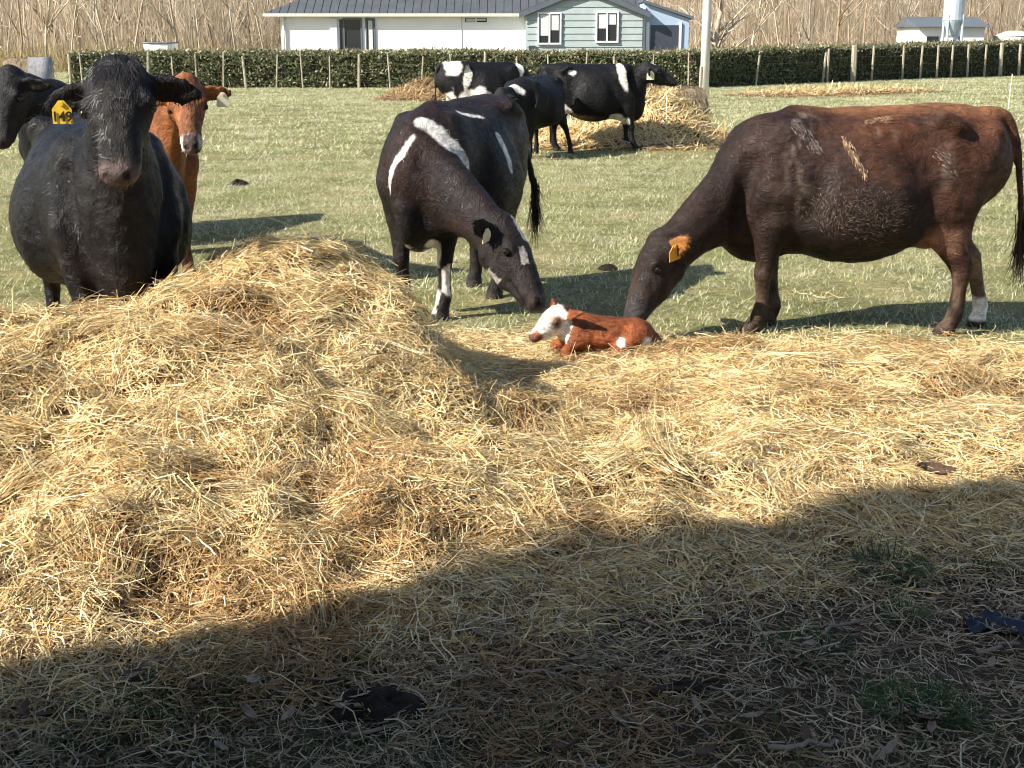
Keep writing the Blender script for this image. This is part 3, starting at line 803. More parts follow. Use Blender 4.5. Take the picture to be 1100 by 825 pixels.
# gable wing
GY = -1.5; gl, gr = hX(565, HY - 1.5), hX(690, HY - 1.5); gm = (gl + gr) / 2; zg = 2.55; zap = zg + (gr - gl) / 2 * 0.40
wing = MB().prism([(gl, GY, 0), (gr, GY, 0), (gr, GY, zg), (gm, GY, zap), (gl, GY, zg)], (0, 3.2, 0)).build('gable_wing', M_WALLG, house)
for k in range(15):   # weatherboards, each lapping the one below
    z0 = 0.15 + k * 0.235; z1 = z0 + 0.225
    if z0 > zap - 0.3: break
    def halfw(z): return (gr - gl) / 2 - max(0, z - zg) / 0.40
    w0, w1 = halfw(z0) - 0.02, halfw(z1) - 0.02
    if w1 < 0.1: break
    MB().prism([(gm - w0, GY - 0.035, z0), (gm + w0, GY - 0.035, z0), (gm + w1, GY - 0.012, z1), (gm - w1, GY - 0.012, z1)], (0, 0.009, 0)).build('weatherboard', M_WALLG, wing)
for sg in (-1, 1):
    xo = (gr - gl) / 2 + 0.25
    p0 = Vector((gm, GY - 0.16, zap + 0.02)); p1 = Vector((gm + sg*xo, GY - 0.16, zap + 0.02 - xo*0.40))
    MB().prism([p0, p1, p1 + Vector((0, 0, 0.10)), p0 + Vector((0, 0, 0.10))], (0, 5.0, 0)).build('gable_roof', M_ROOF, house)
    MB().prism([p0 + Vector((0, -0.03, -0.12)), p1 + Vector((0, -0.03, -0.12)), p1 + Vector((0, -0.03, 0.06)), p0 + Vector((0, -0.03, 0.06))], (0, 0.025, 0)).build('barge_board', M_DARKT, house)
wx = lambda p: hX(p, HY - 1.5)
window(wing, wx(579), wx(601), pZ(46, HY-1.5), pZ(15, HY-1.5), GY - 0.036, 2, curtain=0.75)
window(wing, wx(641), wx(662), pZ(44, HY-1.5), pZ(14, HY-1.5), GY - 0.036, 2, curtain=0.55)
MB().box(wx(568), wx(575), GY - 0.10, GY - 0.037, pZ(55, HY-1.5), pZ(49, HY-1.5)).build('meter_box', M_DOORD, wing)
# lean-to garage
ll, lr = wx(691), wx(740); LY = GY + 0.25
zl, zlr = pZ(3, HY - 1.3), pZ(20, HY - 1.3)
lean = MB().prism([(ll, LY, 0), (lr, LY, 0), (lr, LY, zlr), (ll, LY, zl)], (0, 5.0, 0)).build('lean_to', M_WALLB, house)
MB().prism([(ll - 0.05, LY - 0.15, zl + 0.02), (lr + 0.15, LY - 0.15, zlr - 0.03), (lr + 0.15, LY - 0.15, zlr + 0.07), (ll - 0.05, LY - 0.15, zl + 0.12)], (0, 5.3, 0)).build('lean_to_roof', M_DARKT, house)
MB().box(wx(699), wx(729), LY - 0.03, LY - 0.004, 0.0, pZ(27, HY-1.3)).build('garage_door', M_DOORD, lean)
for a_, b_ in ((wx(694), wx(697.5)), (wx(729.5), wx(732))): MB().box(a_, b_, LY - 0.06, LY - 0.003, 0, pZ(24, HY-1.3)).build('door_trim', M_TRIM, lean)
MB().box(wx(690.2), wx(693), LY - 0.05, LY - 0.003, 0, pZ(8, HY-1.3)).build('corner_board', M_TRIM, lean)

# --- white tub behind the hedge
M_TUB = simple_mat('white_plastic', (0.82, 0.82, 0.80), rough=0.4, var=0.04)
t = empty('water_tub', (pX(173.5, 55), 55, 0)); tag(t, 'white tapered tub standing behind the hedge left of the house', 'tub')
w0, w1 = 0.50, 0.64; zt = pZ(46, 55)
mb = MB(); n_ = 16
ring = lambda w, d_, z: [(w*math.copysign(abs(math.cos(a))**0.6, math.cos(a)), d_*math.copysign(abs(math.sin(a))**0.6, math.sin(a)), z) for a in [2*math.pi*i/n_ for i in range(n_)]]
rings = [ring(w0, 0.35, 0), ring(w1, 0.46, zt), ring(w1 - 0.05, 0.41, zt), ring(w0 - 0.05, 0.30, 0.3)]
for q in rings: mb.v += q
for k in range(3):
    for i in range(n_): mb.f.append((k*n_+i, k*n_+(i+1) % n_, (k+1)*n_+(i+1) % n_, (k+1)*n_+i))
mb.f.append(tuple(range(n_-1, -1, -1))); mb.f.append(tuple(3*n_+i for i in range(n_)))
mb.build('shell', M_TUB, t)
rm = MB(); q = ring(w1 + 0.02, 0.48, zt); rm.tube([*q, q[0], q[1]], 0.025, 5, False); rm.build('rim', M_DARKT, t)

# --- feed silo and shed far right
M_SILO = simple_mat('silo_steel', (0.50, 0.58, 0.66), rough=0.35, var=0.1, nscale=2.0, metal=0.3)
SY = 66.0
t = empty('feed_silo', (pX(1021.5, SY), SY, 0)); tag(t, 'pale blue feed silo with cone base above the far white shed', 'silo')
rs = 11 * SY * 0.971 / 1500
zc1, zc0 = pZ(23, SY), pZ(38, SY)
MB().tube([(0, 0, zc1), (0, 0, zc1 + 3.4)], rs, 20).build('barrel', M_SILO, t, False)
MB().tube([(0, 0, zc1 + 3.4), (0, 0, zc1 + 4.0)], [rs, 0.25], 20).build('lid', M_SILO, t)
MB().tube([(0, 0, zc0), (0, 0, zc1)], [0.18, rs], 20).build('cone', M_SILO, t)
for k in range(3): MB().tube([(0, 0, zc1 + 0.05 + k*1.1), (0, 0, zc1 + 0.12 + k*1.1)], rs + 0.025, 20).build('band', M_SILO, t)
for k in range(4):
    a_ = math.pi/4 + k*math.pi/2; MB().tube([(rs*math.cos(a_), rs*math.sin(a_), 0), (rs*math.cos(a_), rs*math.sin(a_), zc1 + 0.3)], 0.06, 6).build('leg', M_SILO, t)
MB().tube([(0, 0, zc0 + 0.1), (0.3, -0.1, zc0 - 0.4), (0.9, -0.2, zc0 - 0.8)], 0.09, 8).build('auger_tube', M_SILO, t)
t = empty('farm_building', (pX(986, 68.5), 68.5, 0)); tag(t, 'far white farm building behind the feed silo', 'building')
bw = pX(1056, 68.5) - pX(986, 68.5); bz = pZ(29, 68.5)
MB().box(0, bw, 0, 4, 0, bz).build('wall', M_WALLW, t)
MB().prism([(-0.2, -0.3, bz + 0.01), (-0.2, 2, bz + 0.5), (-0.2, 4.3, bz + 0.01)], (bw + 0.4, 0, 0)).build('roof', M_DARKT, t)
MB().box(bw*0.52, bw*0.62, -0.05, -0.003, 0, bz*0.8).build('door', M_DOORD, t)
MB().box(bw*0.12, bw*0.3, -0.05, -0.003, bz*0.55, bz*0.8).build('window', M_GLASS, t)
t = empty('storage_tank', (pX(1088, 70), 70, 0)); tag(t, 'low pale round tank half hidden behind the hedge at the right edge', 'tank')
tr_ = 0.95; tz = pZ(33, 70)
MB().tube([(0, 0, 0), (0, 0, tz - 0.25)], tr_, 24).build('barrel', M_GUTT, t)
MB().tube([(0, 0, tz - 0.25), (0, 0, tz - 0.05), (0, 0, tz)], [tr_ + 0.03, tr_*0.5, 0.2], 24).build('lid', M_GUTT, t)

# --- straw heaps and bales out in the field
def far_heap(name, label, bumps, n, r, cols, lmax=0.5, width=0.02, mat=M_STRAW):
    cx = np.mean([b[0] for b in bumps]); cy = np.mean([b[1] for b in bumps])
    def hf(x, y):
        h = 0
        for bx_, by_, sx_, sy_, am in bumps: h = h + am * gauss(x, y, bx_, by_, sx_, sy_)
        return h * (1 + 0.25 * fbm(x*2.2, y*2.2, seed=61, octv=2)) - 0.015
    x0 = min(b[0] - 2.6*b[2] for b in bumps); x1 = max(b[0] + 2.6*b[2] for b in bumps); y0 = min(b[1] - 2.6*b[3] for b in bumps); y1 = max(b[1] + 2.6*b[3] for b in bumps)
    st = max(0.06, (x1 - x0) / 70)
    me = grid_mesh(name, np.arange(x0, x1, st), np.arange(y0, y1, st), lambda x, y: ground_h(x, y) + hf(x, y), M_STRAWBASE, keep=lambda x, y: hf(x, y) > 0)
    o = link(name, me); tag(o, label, 'straw', kind='stuff')
    x = r.uniform(x0, x1, n*4); y = r.uniform(y0, y1, n*4); k = r.uniform(0, 1, n*4) < np.clip(hf(x, y) / 0.12, 0, 1)
    x, y = x[k][:n], y[k][:n]; m = len(x)
    z = ground_h(x, y) + hf(x, y); nr = normals_of(hf, x, y, 0.06)
    D = r.normal(0, 1, (m, 3)); D -= nr * (D*nr).sum(1, keepdims=True) * 0.85; D /= np.linalg.norm(D, axis=1, keepdims=True)
    L = r.uniform(0.12, lmax, m)
    V, Q, C = ribbons(np.stack([x, y, z], 1) + nr*0.01 - D*(L*0.5)[:, None], D, L, width*r.uniform(0.5, 1.3, m), cols(m, r), np.cross(D, nr), nr * (r.normal(-0.1, 0.15, m)*L)[:, None] + r.normal(0, 0.08, (m, 3)), segs=2, taper=0.6)
    s_o = link('loose_straw', mesh_np('loose_straw', V, Q, mat=mat, attrs={'Col': C}), o); tag(s_o, kind='stuff')
    return o
HYF = 22.8
far_heap('straw_heap', 'golden straw heap beside the far cow, in front of the white pole',
         [(pX(722, HYF), HYF, 0.46, 0.5, 0.60), (pX(700, HYF-0.6), HYF - 0.6, 0.5, 0.5, 0.35), (pX(650, 22.0), 22.0, 0.75, 0.5, 0.22), (pX(590, 22.2), 22.2, 0.8, 0.45, 0.14)], 9000, r3, straw_cols, 0.45, 0.016)
def hay_cols(n, r): return np.array([(0.42, 0.28, 0.14), (0.32, 0.20, 0.095), (0.54, 0.40, 0.22)])[r.integers(0, 3, n)] * r.uniform(0.7, 1.2, (n, 1))
far_heap('hay_heap', 'brown hay heap behind the far patched cow by the hedge', [(pX(464, 39), 39.0, 0.55, 0.5, 0.46), (pX(436, 39), 39.0, 0.5, 0.5, 0.16)], 3000, r3, hay_cols, 0.5, 0.025)
far_heap('straw_strip', 'scattered pale straw strip on the field right of the pole', [(pX(850, 42), 42, 1.1, 0.9, 0.12), (pX(910, 43.5), 43.5, 1.2, 0.9, 0.13), (pX(965, 45), 45, 1.0, 0.8, 0.09)], 5000, r3, straw_cols, 0.5, 0.025)

def bale(loc, rz, rad, L, label, wrap, seed):
    r = np.random.default_rng(seed)
    root = empty('round_bale', loc, rz); tag(root, label, 'bale')
    n_, m_ = 36, 14; V = []; Q = []
    for i in range(m_):
        u = i / (m_ - 1) - 0.5
        for k in range(n_):
            a = 2*math.pi*k/n_; rr = rad * (1 - 0.10*abs(2*u)**6) * (1 + 0.025*float(r.normal()))
            V.append((u*L, rr*math.cos(a), rad + rr*math.sin(a)*0.96))
    for i in range(m_-1):
        for k in range(n_): Q.append((i*n_+k, i*n_+(k+1) % n_, (i+1)*n_+(k+1) % n_, (i+1)*n_+k))
    c0 = len(V); V += [(-L/2 - 0.02, 0, rad), (L/2 + 0.02, 0, rad)]
    T = [(c0, (k+1) % n_, k) for k in range(n_)] + [(c0+1, (m_-1)*n_+k, (m_-1)*n_+(k+1) % n_) for k in range(n_)]
    link('core', mesh_np('core', np.array(V), np.array(Q), np.array(T), mat=M_BALE, smooth=True), root)
    n = 2200; a = r.uniform(0, 6.283, n); u = r.uniform(-0.5, 0.5, n) * L
    P = np.stack([u, rad*np.cos(a), rad + rad*0.96*np.sin(a)], 1); D = np.stack([r.normal(0, 0.35, n), -np.sin(a), np.cos(a)], 1); nr = np.stack([0*a, np.cos(a), np.sin(a)], 1)
    Vv, Qq, Cc = ribbons(P, D + nr*0.1, r.uniform(0.08, 0.3, n), np.full(n, 0.012), BALE_COLS[r.integers(0, 3, n)] * r.uniform(0.7, 1.2, (n, 1)), np.cross(D, nr), nr*-0.03, segs=2)
    s_o = link('loose_straw', mesh_np('loose_straw', Vv, Qq, mat=M_LITTER, attrs={'Col': Cc}), root); tag(s_o, kind='stuff')
    if wrap:
        w = MB(); rings = [[(u_, rad*1.03*math.cos(2*math.pi*k/24), rad + rad*1.0*math.sin(2*math.pi*k/24)) for k in range(24)] for u_ in (0.02*L, 0.3*L, 0.52*L)] + [[(0.53*L, rad*0.3*math.cos(2*math.pi*k/24), rad + rad*0.3*math.sin(2*math.pi*k/24)) for k in range(24)]]
        for q in rings: w.v += q
        for i in range(3):
            for k in range(24): w.f.append((i*24+k, i*24+(k+1) % 24, (i+1)*24+(k+1) % 24, (i+1)*24+k))
        w.f.append(tuple(72+k for k in range(24)))
        w.build('net_wrap', simple_mat('grey_wrap', (0.27, 0.27, 0.28), rough=0.5, var=0.15, nscale=7), root, True)
M_BALE = simple_mat('weathered_bale', (0.25, 0.19, 0.12), rough=0.95, var=0.4, nscale=14.0, bump=1.0, bscale=40, spec=0.05, stretch=(0.4, 1, 1))
BALE_COLS = np.array([(0.30, 0.24, 0.16), (0.22, 0.17, 0.11), (0.38, 0.31, 0.21)])
bale((pX(722, 24.2), 24.2, 0.0), 0.25, 0.42, 1.05, 'weathered grey-brown round bale behind the golden straw heap by the pole', False, 501)
bale((pX(30, 33), 33.0, 0.0), 0.25, 0.60, 1.02, 'round bale half wrapped in grey behind the black cow at the left edge', True, 502)

# --- the milking shed beside the photographer; its corner throws the long shadow over the yard
M_SHEDW = simple_mat('shed_boards', (0.22, 0.17, 0.12), rough=0.85, var=0.35, nscale=5.0, stretch=(4, 4, 0.3), bump=0.4, spec=0.1)
M_SHEDR = simple_mat('shed_roof_iron', (0.32, 0.33, 0.34), rough=0.4, var=0.2, nscale=2.0, metal=0.6)
shed = empty('farm_shed', (-1.62, 3.00, 0), math.atan2(0.60, 1.22)); tag(shed, 'timber farm shed standing just left of the photographer', 'shed')
MB().box(-0.12, 0.0, -2.6, 0.0, -0.1, 3.7).build('wall', M_SHEDW, shed)
MB().box(-8.0, -0.125, -0.12, 0.0, -0.1, 3.7).build('wall', M_SHEDW, shed)
MB().box(-8.0, -0.125, -2.6, -2.48, -0.1, 3.7).build('wall', M_SHEDW, shed)
MB().box(-8.12, -8.003, -2.6, 0.0, -0.1, 3.7).build('wall', M_SHEDW, shed)
for k in range(9): MB().box(0.004, 0.028, -0.28 - k*0.288, -0.01 - k*0.288, 0.0, 3.66).build('board', M_SHEDW, shed)
for k in range(27): MB().box(-0.27 - k*0.295, -0.01 - k*0.295, 0.004, 0.028, 0.0, 3.66).build('board', M_SHEDW, shed)
MB().prism([(0.20, 0.05, 3.73), (0.20, -2.8, 3.45 + 0.27), (-8.3, -2.8, 3.72), (-8.3, 0.05, 3.73)], (0, 0, 0.06)).build('roof', M_SHEDR, shed)
MB().tube([(0.26, 0.05, 3.70), (0.26, -2.8, 3.68)], 0.05, 8).build('gutter', M_SHEDR, shed)

# --- gum tree behind the shed; twigs of its crown hang over the roof and fray the shadow's edge
M_GUML = attr_mat('gum_leaf', rough=0.5, transl=0.15, spec=0.3)
gum = empty('gum_tree', (-4.9, -1.6, 0)); tag(gum, 'grey-green gum tree behind the shed, its crown hanging over the roof', 'tree')
rg = np.random.default_rng(611); o0 = np.array([-4.9, -1.6, 0.0])
light = np.array([LDIR.x, LDIR.y]) / -LDIR.z
blobs = []
for gxp, gyp, hh_, rr in ((lambda L_: [(a + 0.18, b - 0.37, c, d) for a, b, c, d in L_])(((0.30, 4.28, 4.3, 0.33), (0.05, 4.05, 4.6, 0.35), (1.20, 4.62, 4.2, 0.30), (1.75, 4.85, 4.4, 0.34), (-0.75, 3.65, 4.2, 0.26), (2.5, 5.2, 4.9, 0.45), (-0.2, 3.5, 5.0, 0.6), (1.0, 4.0, 5.4, 0.7), (2.2, 4.4, 5.8, 0.8)))):
    blobs.append((gxp - light[0]*hh_, gyp - light[1]*hh_, hh_, rr))
tk = MB().tube([(0, 0, -0.2), (0.1, 0.1, 2.0), (0.0, 0.5, 3.6), (0.2, 0.9, 5.0)], [0.20, 0.17, 0.13, 0.07], 10).build('trunk', MB_GREY, gum, True)
lm = MB(); P_ = []; R_ = []
for bx_, by_, bz_, br_ in blobs:
    q = Vector((bx_, by_, bz_)) - Vector(o0); s0 = Vector((0.05, 0.6, 3.9))
    lm.tube([s0, s0.lerp(q, 0.5) + Vector((0, 0, 0.25)), q], [0.06, 0.035, 0.012], 5)
    n = int(900 * br_ / 0.35); v = rg.normal(0, 1, (n, 3)); v /= np.linalg.norm(v, axis=1, keepdims=True)
    P_.append(np.array(q) + v * (br_ * rg.uniform(0.2, 1.0, (n, 1))**0.6))
lm.build('limb', MB_GREY, gum, True)
P_ = np.concatenate(P_); n = len(P_)
D = rg.normal(0, 0.6, (n, 3)) + np.array([0, 0, -0.7])
V, Q, C = ribbons(P_, D, rg.uniform(0.08, 0.15, n), rg.uniform(0.018, 0.03, n), np.array([(0.09, 0.12, 0.06)]) * rg.uniform(0.7, 1.3, (n, 1)), np.cross(D, rg.normal(0, 1, (n, 3))), rg.normal(0, 0.02, (n, 3)), segs=2, taper=0.2)
link('crown', mesh_np('crown', V, Q, mat=M_GUML, attrs={'Col': C}), gum)
# ================================================================ cattle
# implicit bodies: tapered elliptic segments smoothly joined, meshed as one continuous surface
class Field:
    def __init__(s, lo, hi, h):
        s.h = h; s.lo = np.array(lo, float)
        s.n = np.ceil((np.array(hi) - s.lo) / h).astype(int) + 1
        s.ax = [s.lo[i] + h * np.arange(s.n[i]) for i in range(3)]
        s.F = np.full(s.n, 0.5, np.float32)
    def _sub(s, lo, hi):
        i0 = np.maximum(np.floor((lo - s.lo) / s.h).astype(int), 0)
        i1 = np.minimum(np.ceil((hi - s.lo) / s.h).astype(int) + 1, s.n)
        if np.any(i1 <= i0): return None
        sl = tuple(slice(a, b) for a, b in zip(i0, i1))
        X = s.ax[0][sl[0]][:, None, None]; Y = s.ax[1][sl[1]][None, :, None]; Z = s.ax[2][sl[2]][None, None, :]
        return sl, X, Y, Z
    def seg(s, A, B, ra, rb, side=(0, 1, 0), k=0.04, sub=False, tmp=None):
        """ra, rb = (radius along side axis, radius along the other axis)"""
        A = np.array(A, float); B = np.array(B, float)
        ra = np.array(ra, float) if hasattr(ra, '__len__') else np.array([ra, ra], float)
        rb = np.array(rb, float) if hasattr(rb, '__len__') else np.array([rb, rb], float)
        m = max(ra.max(), rb.max()) + k + 0.05
        g = s._sub(np.minimum(A, B) - m, np.maximum(A, B) + m)
        if g is None: return
        sl, X, Y, Z = g
        d = B - A; L2 = d.dot(d) + 1e-12; e = d / math.sqrt(L2)
        sd = np.array(side, float); sd = sd - e * sd.dot(e); sd /= np.linalg.norm(sd)
        up = np.cross(e, sd)
        t = np.clip(((X - A[0]) * d[0] + (Y - A[1]) * d[1] + (Z - A[2]) * d[2]) / L2, 0, 1)
        qx = X - A[0] - t * d[0]; qy = Y - A[1] - t * d[1]; qz = Z - A[2] - t * d[2]
        rs = ra[0] + (rb[0] - ra[0]) * t; ru = ra[1] + (rb[1] - ra[1]) * t
        re = np.minimum(rs, ru)
        qs = qx*sd[0] + qy*sd[1] + qz*sd[2]; qu = qx*up[0] + qy*up[1] + qz*up[2]; qe = qx*e[0] + qy*e[1] + qz*e[2]
        k0 = np.sqrt((qs/rs)**2 + (qu/ru)**2 + (qe/re)**2)
        k1 = np.sqrt((qs/rs**2)**2 + (qu/ru**2)**2 + (qe/re**2)**2) + 1e-9
        D = np.where(k0 < 1e-6, -re, k0 * (k0 - 1) / k1).astype(np.float32)
        D = np.maximum(D, (k0 - 1) * re)
        if tmp is not None:
            tmp[sl] = np.minimum(tmp[sl], D); return
        f = s.F[sl]
        if sub:
            D = -D; hh = np.maximum(k - np.abs(f - D), 0) / k
            s.F[sl] = np.maximum(f, D) + hh*hh*k*0.25
        else:
            hh = np.maximum(k - np.abs(f - D), 0) / k
            s.F[sl] = np.minimum(f, D) - hh*hh*k*0.25
    def ball(s, c, r, side=(0, 1, 0), k=0.04, sub=False):
        c = np.array(c, float)
        s.seg(c, c + np.array([1e-4, 0, 0]), r, r, side, k, sub)
    def chain(s, pts, rad, side=(0, 1, 0), k=0.03, n=4):
        """smooth (Catmull-Rom) chain through pts with (side, up) radii"""
        P = np.array(pts, float); Rr = np.array([r if hasattr(r, '__len__') else (r, r) for r in rad], float)
        def cr(Q, i, t):
            a = Q[max(i-1, 0)]; b = Q[i]; c = Q[i+1]; d = Q[min(i+2, len(Q)-1)]
            return 0.5 * ((2*b) + (c-a)*t + (2*a-5*b+4*c-d)*t*t + (3*b-a-3*c+d)*t**3)
        out = []; ro = []
        for i in range(len(P) - 1):
            for j in range(n):
                out.append(cr(P, i, j/n)); ro.append(np.maximum(cr(Rr, i, j/n), 0.004))
        out.append(P[-1]); ro.append(Rr[-1])
        tmp = np.full(s.F.shape, 0.5, np.float32)
        for i in range(len(out) - 1):
            s.seg(out[i], out[i+1], ro[i], ro[i+1], side, 0.05, tmp=tmp)
        oo = np.array(out); m = np.array(ro).max() + k + 0.05
        sl = s._sub(oo.min(0) - m, oo.max(0) + m)[0]
        f = s.F[sl]; D = tmp[sl]
        hh = np.maximum(k - np.abs(f - D), 0) / k
        s.F[sl] = np.minimum(f, D) - hh*hh*k*0.25
        return out
    def mesh(s):
        """naive surface nets"""
        F = s.F; S = F < 0
        n = np.array(F.shape) - 1
        cnt = np.zeros(n, np.int8); acc = np.zeros((*n, 3), np.float32)
        cor = [(i, j, k) for i in (0, 1) for j in (0, 1) for k in (0, 1)]
        def sh(A, c): return A[c[0]:c[0]+n[0], c[1]:c[1]+n[1], c[2]:c[2]+n[2]]
        for a in cor:
            for ax in range(3):
                if a[ax] == 0:
                    b = list(a); b[ax] = 1; b = tuple(b)
                    m = sh(S, a) != sh(S, b)
                    w = np.nonzero(m)
                    fa = sh(F, a)[w]; fb = sh(F, b)[w]
                    t = fa / (fa - fb)
                    p = np.tile(np.array(a, np.float32), (len(t), 1)); p[:, ax] = t
                    acc[w] += p; cnt[w] += 1
        act = cnt > 0
        ids = np.full(n, -1, np.int64); w = np.nonzero(act); ids[w] = np.arange(len(w[0]))
        V = (np.stack(w, 1) + acc[w] / cnt[w][:, None]) * s.h + s.lo
        Q = []
        for ax in range(3):
            sa = [slice(1, -1)] * 3; sb = [slice(1, -1)] * 3
            sa[ax] = slice(0, -1); sb[ax] = slice(1, None)
            A = S[tuple(sa)]; B = S[tuple(sb)]
            w = np.nonzero(A != B); flip = A[w]
            o = [w[i] + (0 if i == ax else 1) for i in range(3)]
            u, v = [(1, 2), (2, 0), (0, 1)][ax]
            def cid(du, dv):
                c = [o[0].copy(), o[1].copy(), o[2].copy()]; c[u] -= du; c[v] -= dv
                return ids[c[0], c[1], c[2]]
            q = np.stack([cid(1, 1), cid(0, 1), cid(0, 0), cid(1, 0)], 1)
            q[~flip] = q[~flip][:, ::-1]
            Q.append(q)
        Q = np.concatenate(Q)
        Q = Q[(Q >= 0).all(1)]
        return V, Q

def vert_normals(V, Q):
    n = np.cross(V[Q[:, 2]] - V[Q[:, 0]], V[Q[:, 3]] - V[Q[:, 1]])
    N = np.zeros_like(V)
    for i in range(4): np.add.at(N, Q[:, i], n)
    return N / (np.linalg.norm(N, axis=1, keepdims=True) + 1e-9)

def unit(v):
    v = np.array(v, float); return v / np.linalg.norm(v)

def coat_material(name, rough=0.42, scale=42.0, bump=0.7, spec=0.2):
    """short hair: streaky clumps that vary colour, gloss and relief"""
    m, nt, p = mat_nodes(name)
    a = nt.nodes.new('ShaderNodeAttribute'); a.attribute_name = 'Col'
    tc = nt.nodes.new('ShaderNodeTexCoord')
    nd = noise(nt, 4.0, 2.0, tc.outputs['Object'])                       # bends the streaks
    va = nt.nodes.new('ShaderNodeVectorMath'); va.operation = 'MULTIPLY_ADD'
    va.inputs[1].default_value = (0.18, 0.18, 0.18)
    nt.links.new(nd.outputs['Color'], va.inputs[0]); nt.links.new(tc.outputs['Object'], va.inputs[2])
    mp = nt.nodes.new('ShaderNodeMapping'); mp.inputs['Scale'].default_value = (0.35, 1.0, 0.8); mp.inputs['Rotation'].default_value = (0, R(35), 0)
    nt.links.new(va.outputs['Vector'], mp.inputs['Vector'])
    n1 = noise(nt, scale, 6.0, mp.outputs['Vector'], 0.65)
    n2 = noise(nt, 6.0, 5.0, tc.outputs['Object'], 0.6)
    n3 = noise(nt, 190.0, 2.0, mp.outputs['Vector'], 0.6)
    def mrange(src, lo, hi, a0=0.3, a1=0.7):
        r = nt.nodes.new('ShaderNodeMapRange'); r.inputs['From Min'].default_value = a0; r.inputs['From Max'].default_value = a1
        r.inputs['To Min'].default_value = lo; r.inputs['To Max'].default_value = hi
        nt.links.new(src, r.inputs['Value']); return r.outputs['Result']
    mu = nt.nodes.new('ShaderNodeMath'); mu.operation = 'MULTIPLY'
    nt.links.new(mrange(n1.outputs['Fac'], 0.55, 1.55), mu.inputs[0]); nt.links.new(mrange(n2.outputs['Fac'], 0.7, 1.35), mu.inputs[1])
    hs = nt.nodes.new('ShaderNodeHueSaturation')
    nt.links.new(a.outputs['Color'], hs.inputs['Color']); nt.links.new(mu.outputs[0], hs.inputs['Value'])
    nt.links.new(hs.outputs['Color'], p.inputs['Base Color'])
    nt.links.new(mrange(n1.outputs['Fac'], rough + 0.22, rough - 0.08), p.inputs['Roughness'])
    ad = nt.nodes.new('ShaderNodeMath'); ad.operation = 'MULTIPLY_ADD'; ad.inputs[1].default_value = 0.25
    nt.links.new(n3.outputs['Fac'], ad.inputs[0]); nt.links.new(n1.outputs['Fac'], ad.inputs[2])
    b = nt.nodes.new('ShaderNodeBump'); b.inputs['Strength'].default_value = bump; b.inputs['Distance'].default_value = 0.022
    nt.links.new(ad.outputs[0], b.inputs['Height']); nt.links.new(b.outputs['Normal'], p.inputs['Normal'])
    p.inputs['Specular IOR Level'].default_value = spec
    return m

M_COAT = coat_material('coat', rough=0.46)
M_COATSHAG = coat_material('shaggy_coat', rough=0.40, scale=30.0, bump=0.8, spec=0.2)
M_COATHAIR = attr_mat('coat_hair', rough=0.4, spec=0.24)
M_EYE = simple_mat('eye_wet', (0.008, 0.006, 0.005), rough=0.08, var=0.3)
M_TAGY = simple_mat('tag_yellow', (0.80, 0.56, 0.05), rough=0.45, var=0.12, nscale=30)
M_TAGO = simple_mat('tag_orange', (0.62, 0.30, 0.03), rough=0.45, var=0.12, nscale=30)
M_TAGW = simple_mat('tag_white', (0.8, 0.72, 0.5), rough=0.45, var=0.08, nscale=30)
M_INK = simple_mat('tag_ink', (0.015, 0.012, 0.01), rough=0.6, var=0.2)

def ell_mask(V, c, r, rot=0.0, ns=6.0, amp=0.35, seed=0, soft=0.06):
    """noise-edged ellipsoid membership 0..1; rot about y (in the side plane)"""
    q = V - np.array(c)
    if rot:
        ca, sa = math.cos(rot), math.sin(rot)
        q = np.stack([q[:, 0]*ca + q[:, 2]*sa, q[:, 1], -q[:, 0]*sa + q[:, 2]*ca], 1)
    d = np.sqrt(((q / np.array(r))**2).sum(1)) + amp * fbm(V[:, 0]*ns, V[:, 1]*ns, V[:, 2]*ns, seed, 3)
    return np.clip((1.0 - d) / soft + 0.5, 0, 1)

def stroke_mask(V, pts, rad, ns=9.0, amp=0.35, seed=0, soft=0.25):
    """noise-edged streak along a polyline"""
    best = np.full(len(V), 9.0)
    P = np.array(pts, float); rad = np.array(rad, float)
    for i in range(len(P) - 1):
        d = P[i+1] - P[i]; t = np.clip(((V - P[i]) @ d) / (d @ d), 0, 1)
        q = np.linalg.norm(V - P[i] - t[:, None] * d, axis=1) / (rad[i] + (rad[i+1] - rad[i]) * t)
        best = np.minimum(best, q)
    best = best + amp * fbm(V[:, 0]*ns, V[:, 1]*ns, V[:, 2]*ns, seed, 3)
    return np.clip((1.0 - best) / soft + 0.5, 0, 1)

def tag_plate(name, mat, parent, P, right, up, size=0.075, text=None):
    """pentagonal ear tag hanging below P; right/up give its plane"""
    right = Vector(right).normalized(); up = Vector(up); up = (up - right * up.dot(right)).normalized()
    nrm = right.cross(up)
    w = size * 0.5; h = size * 1.05
    prof = [(-w*0.3, 0.012), (w*0.3, 0.012), (w, -h*0.28), (w*1.02, -h), (-w*1.02, -h), (-w, -h*0.28)]
    P = Vector(P)
    mb = MB().prism([P + right*a + up*b for a, b in prof], nrm * -0.004)
    o = mb.build(name, mat, parent)
    stud = MB().tube([P + nrm*0.006, P - nrm*0.012], 0.009, 8).build('tag_stud', mat, o)
    if text:
        cu = bpy.data.curves.new('lettering', 'FONT'); cu.body = text; cu.size = size * 0.72
        cu.align_x = 'CENTER'; cu.extrude = 0.0006; cu.offset = 0.0012
        to = bpy.data.objects.new('lettering_src', cu); COL.objects.link(to)
        dg = bpy.context.evaluated_depsgraph_get()
        me = bpy.data.meshes.new_from_object(to.evaluated_get(dg))
        bpy.data.objects.remove(to)
        me.materials.clear()
        Mx = Matrix((right, up, nrm)).transposed().to_4x4()
        Mx.translation = P + up * (-h * 0.86) + nrm * 0.003
        me.transform(Mx)
        link('lettering', me, o, M_INK)
    return o

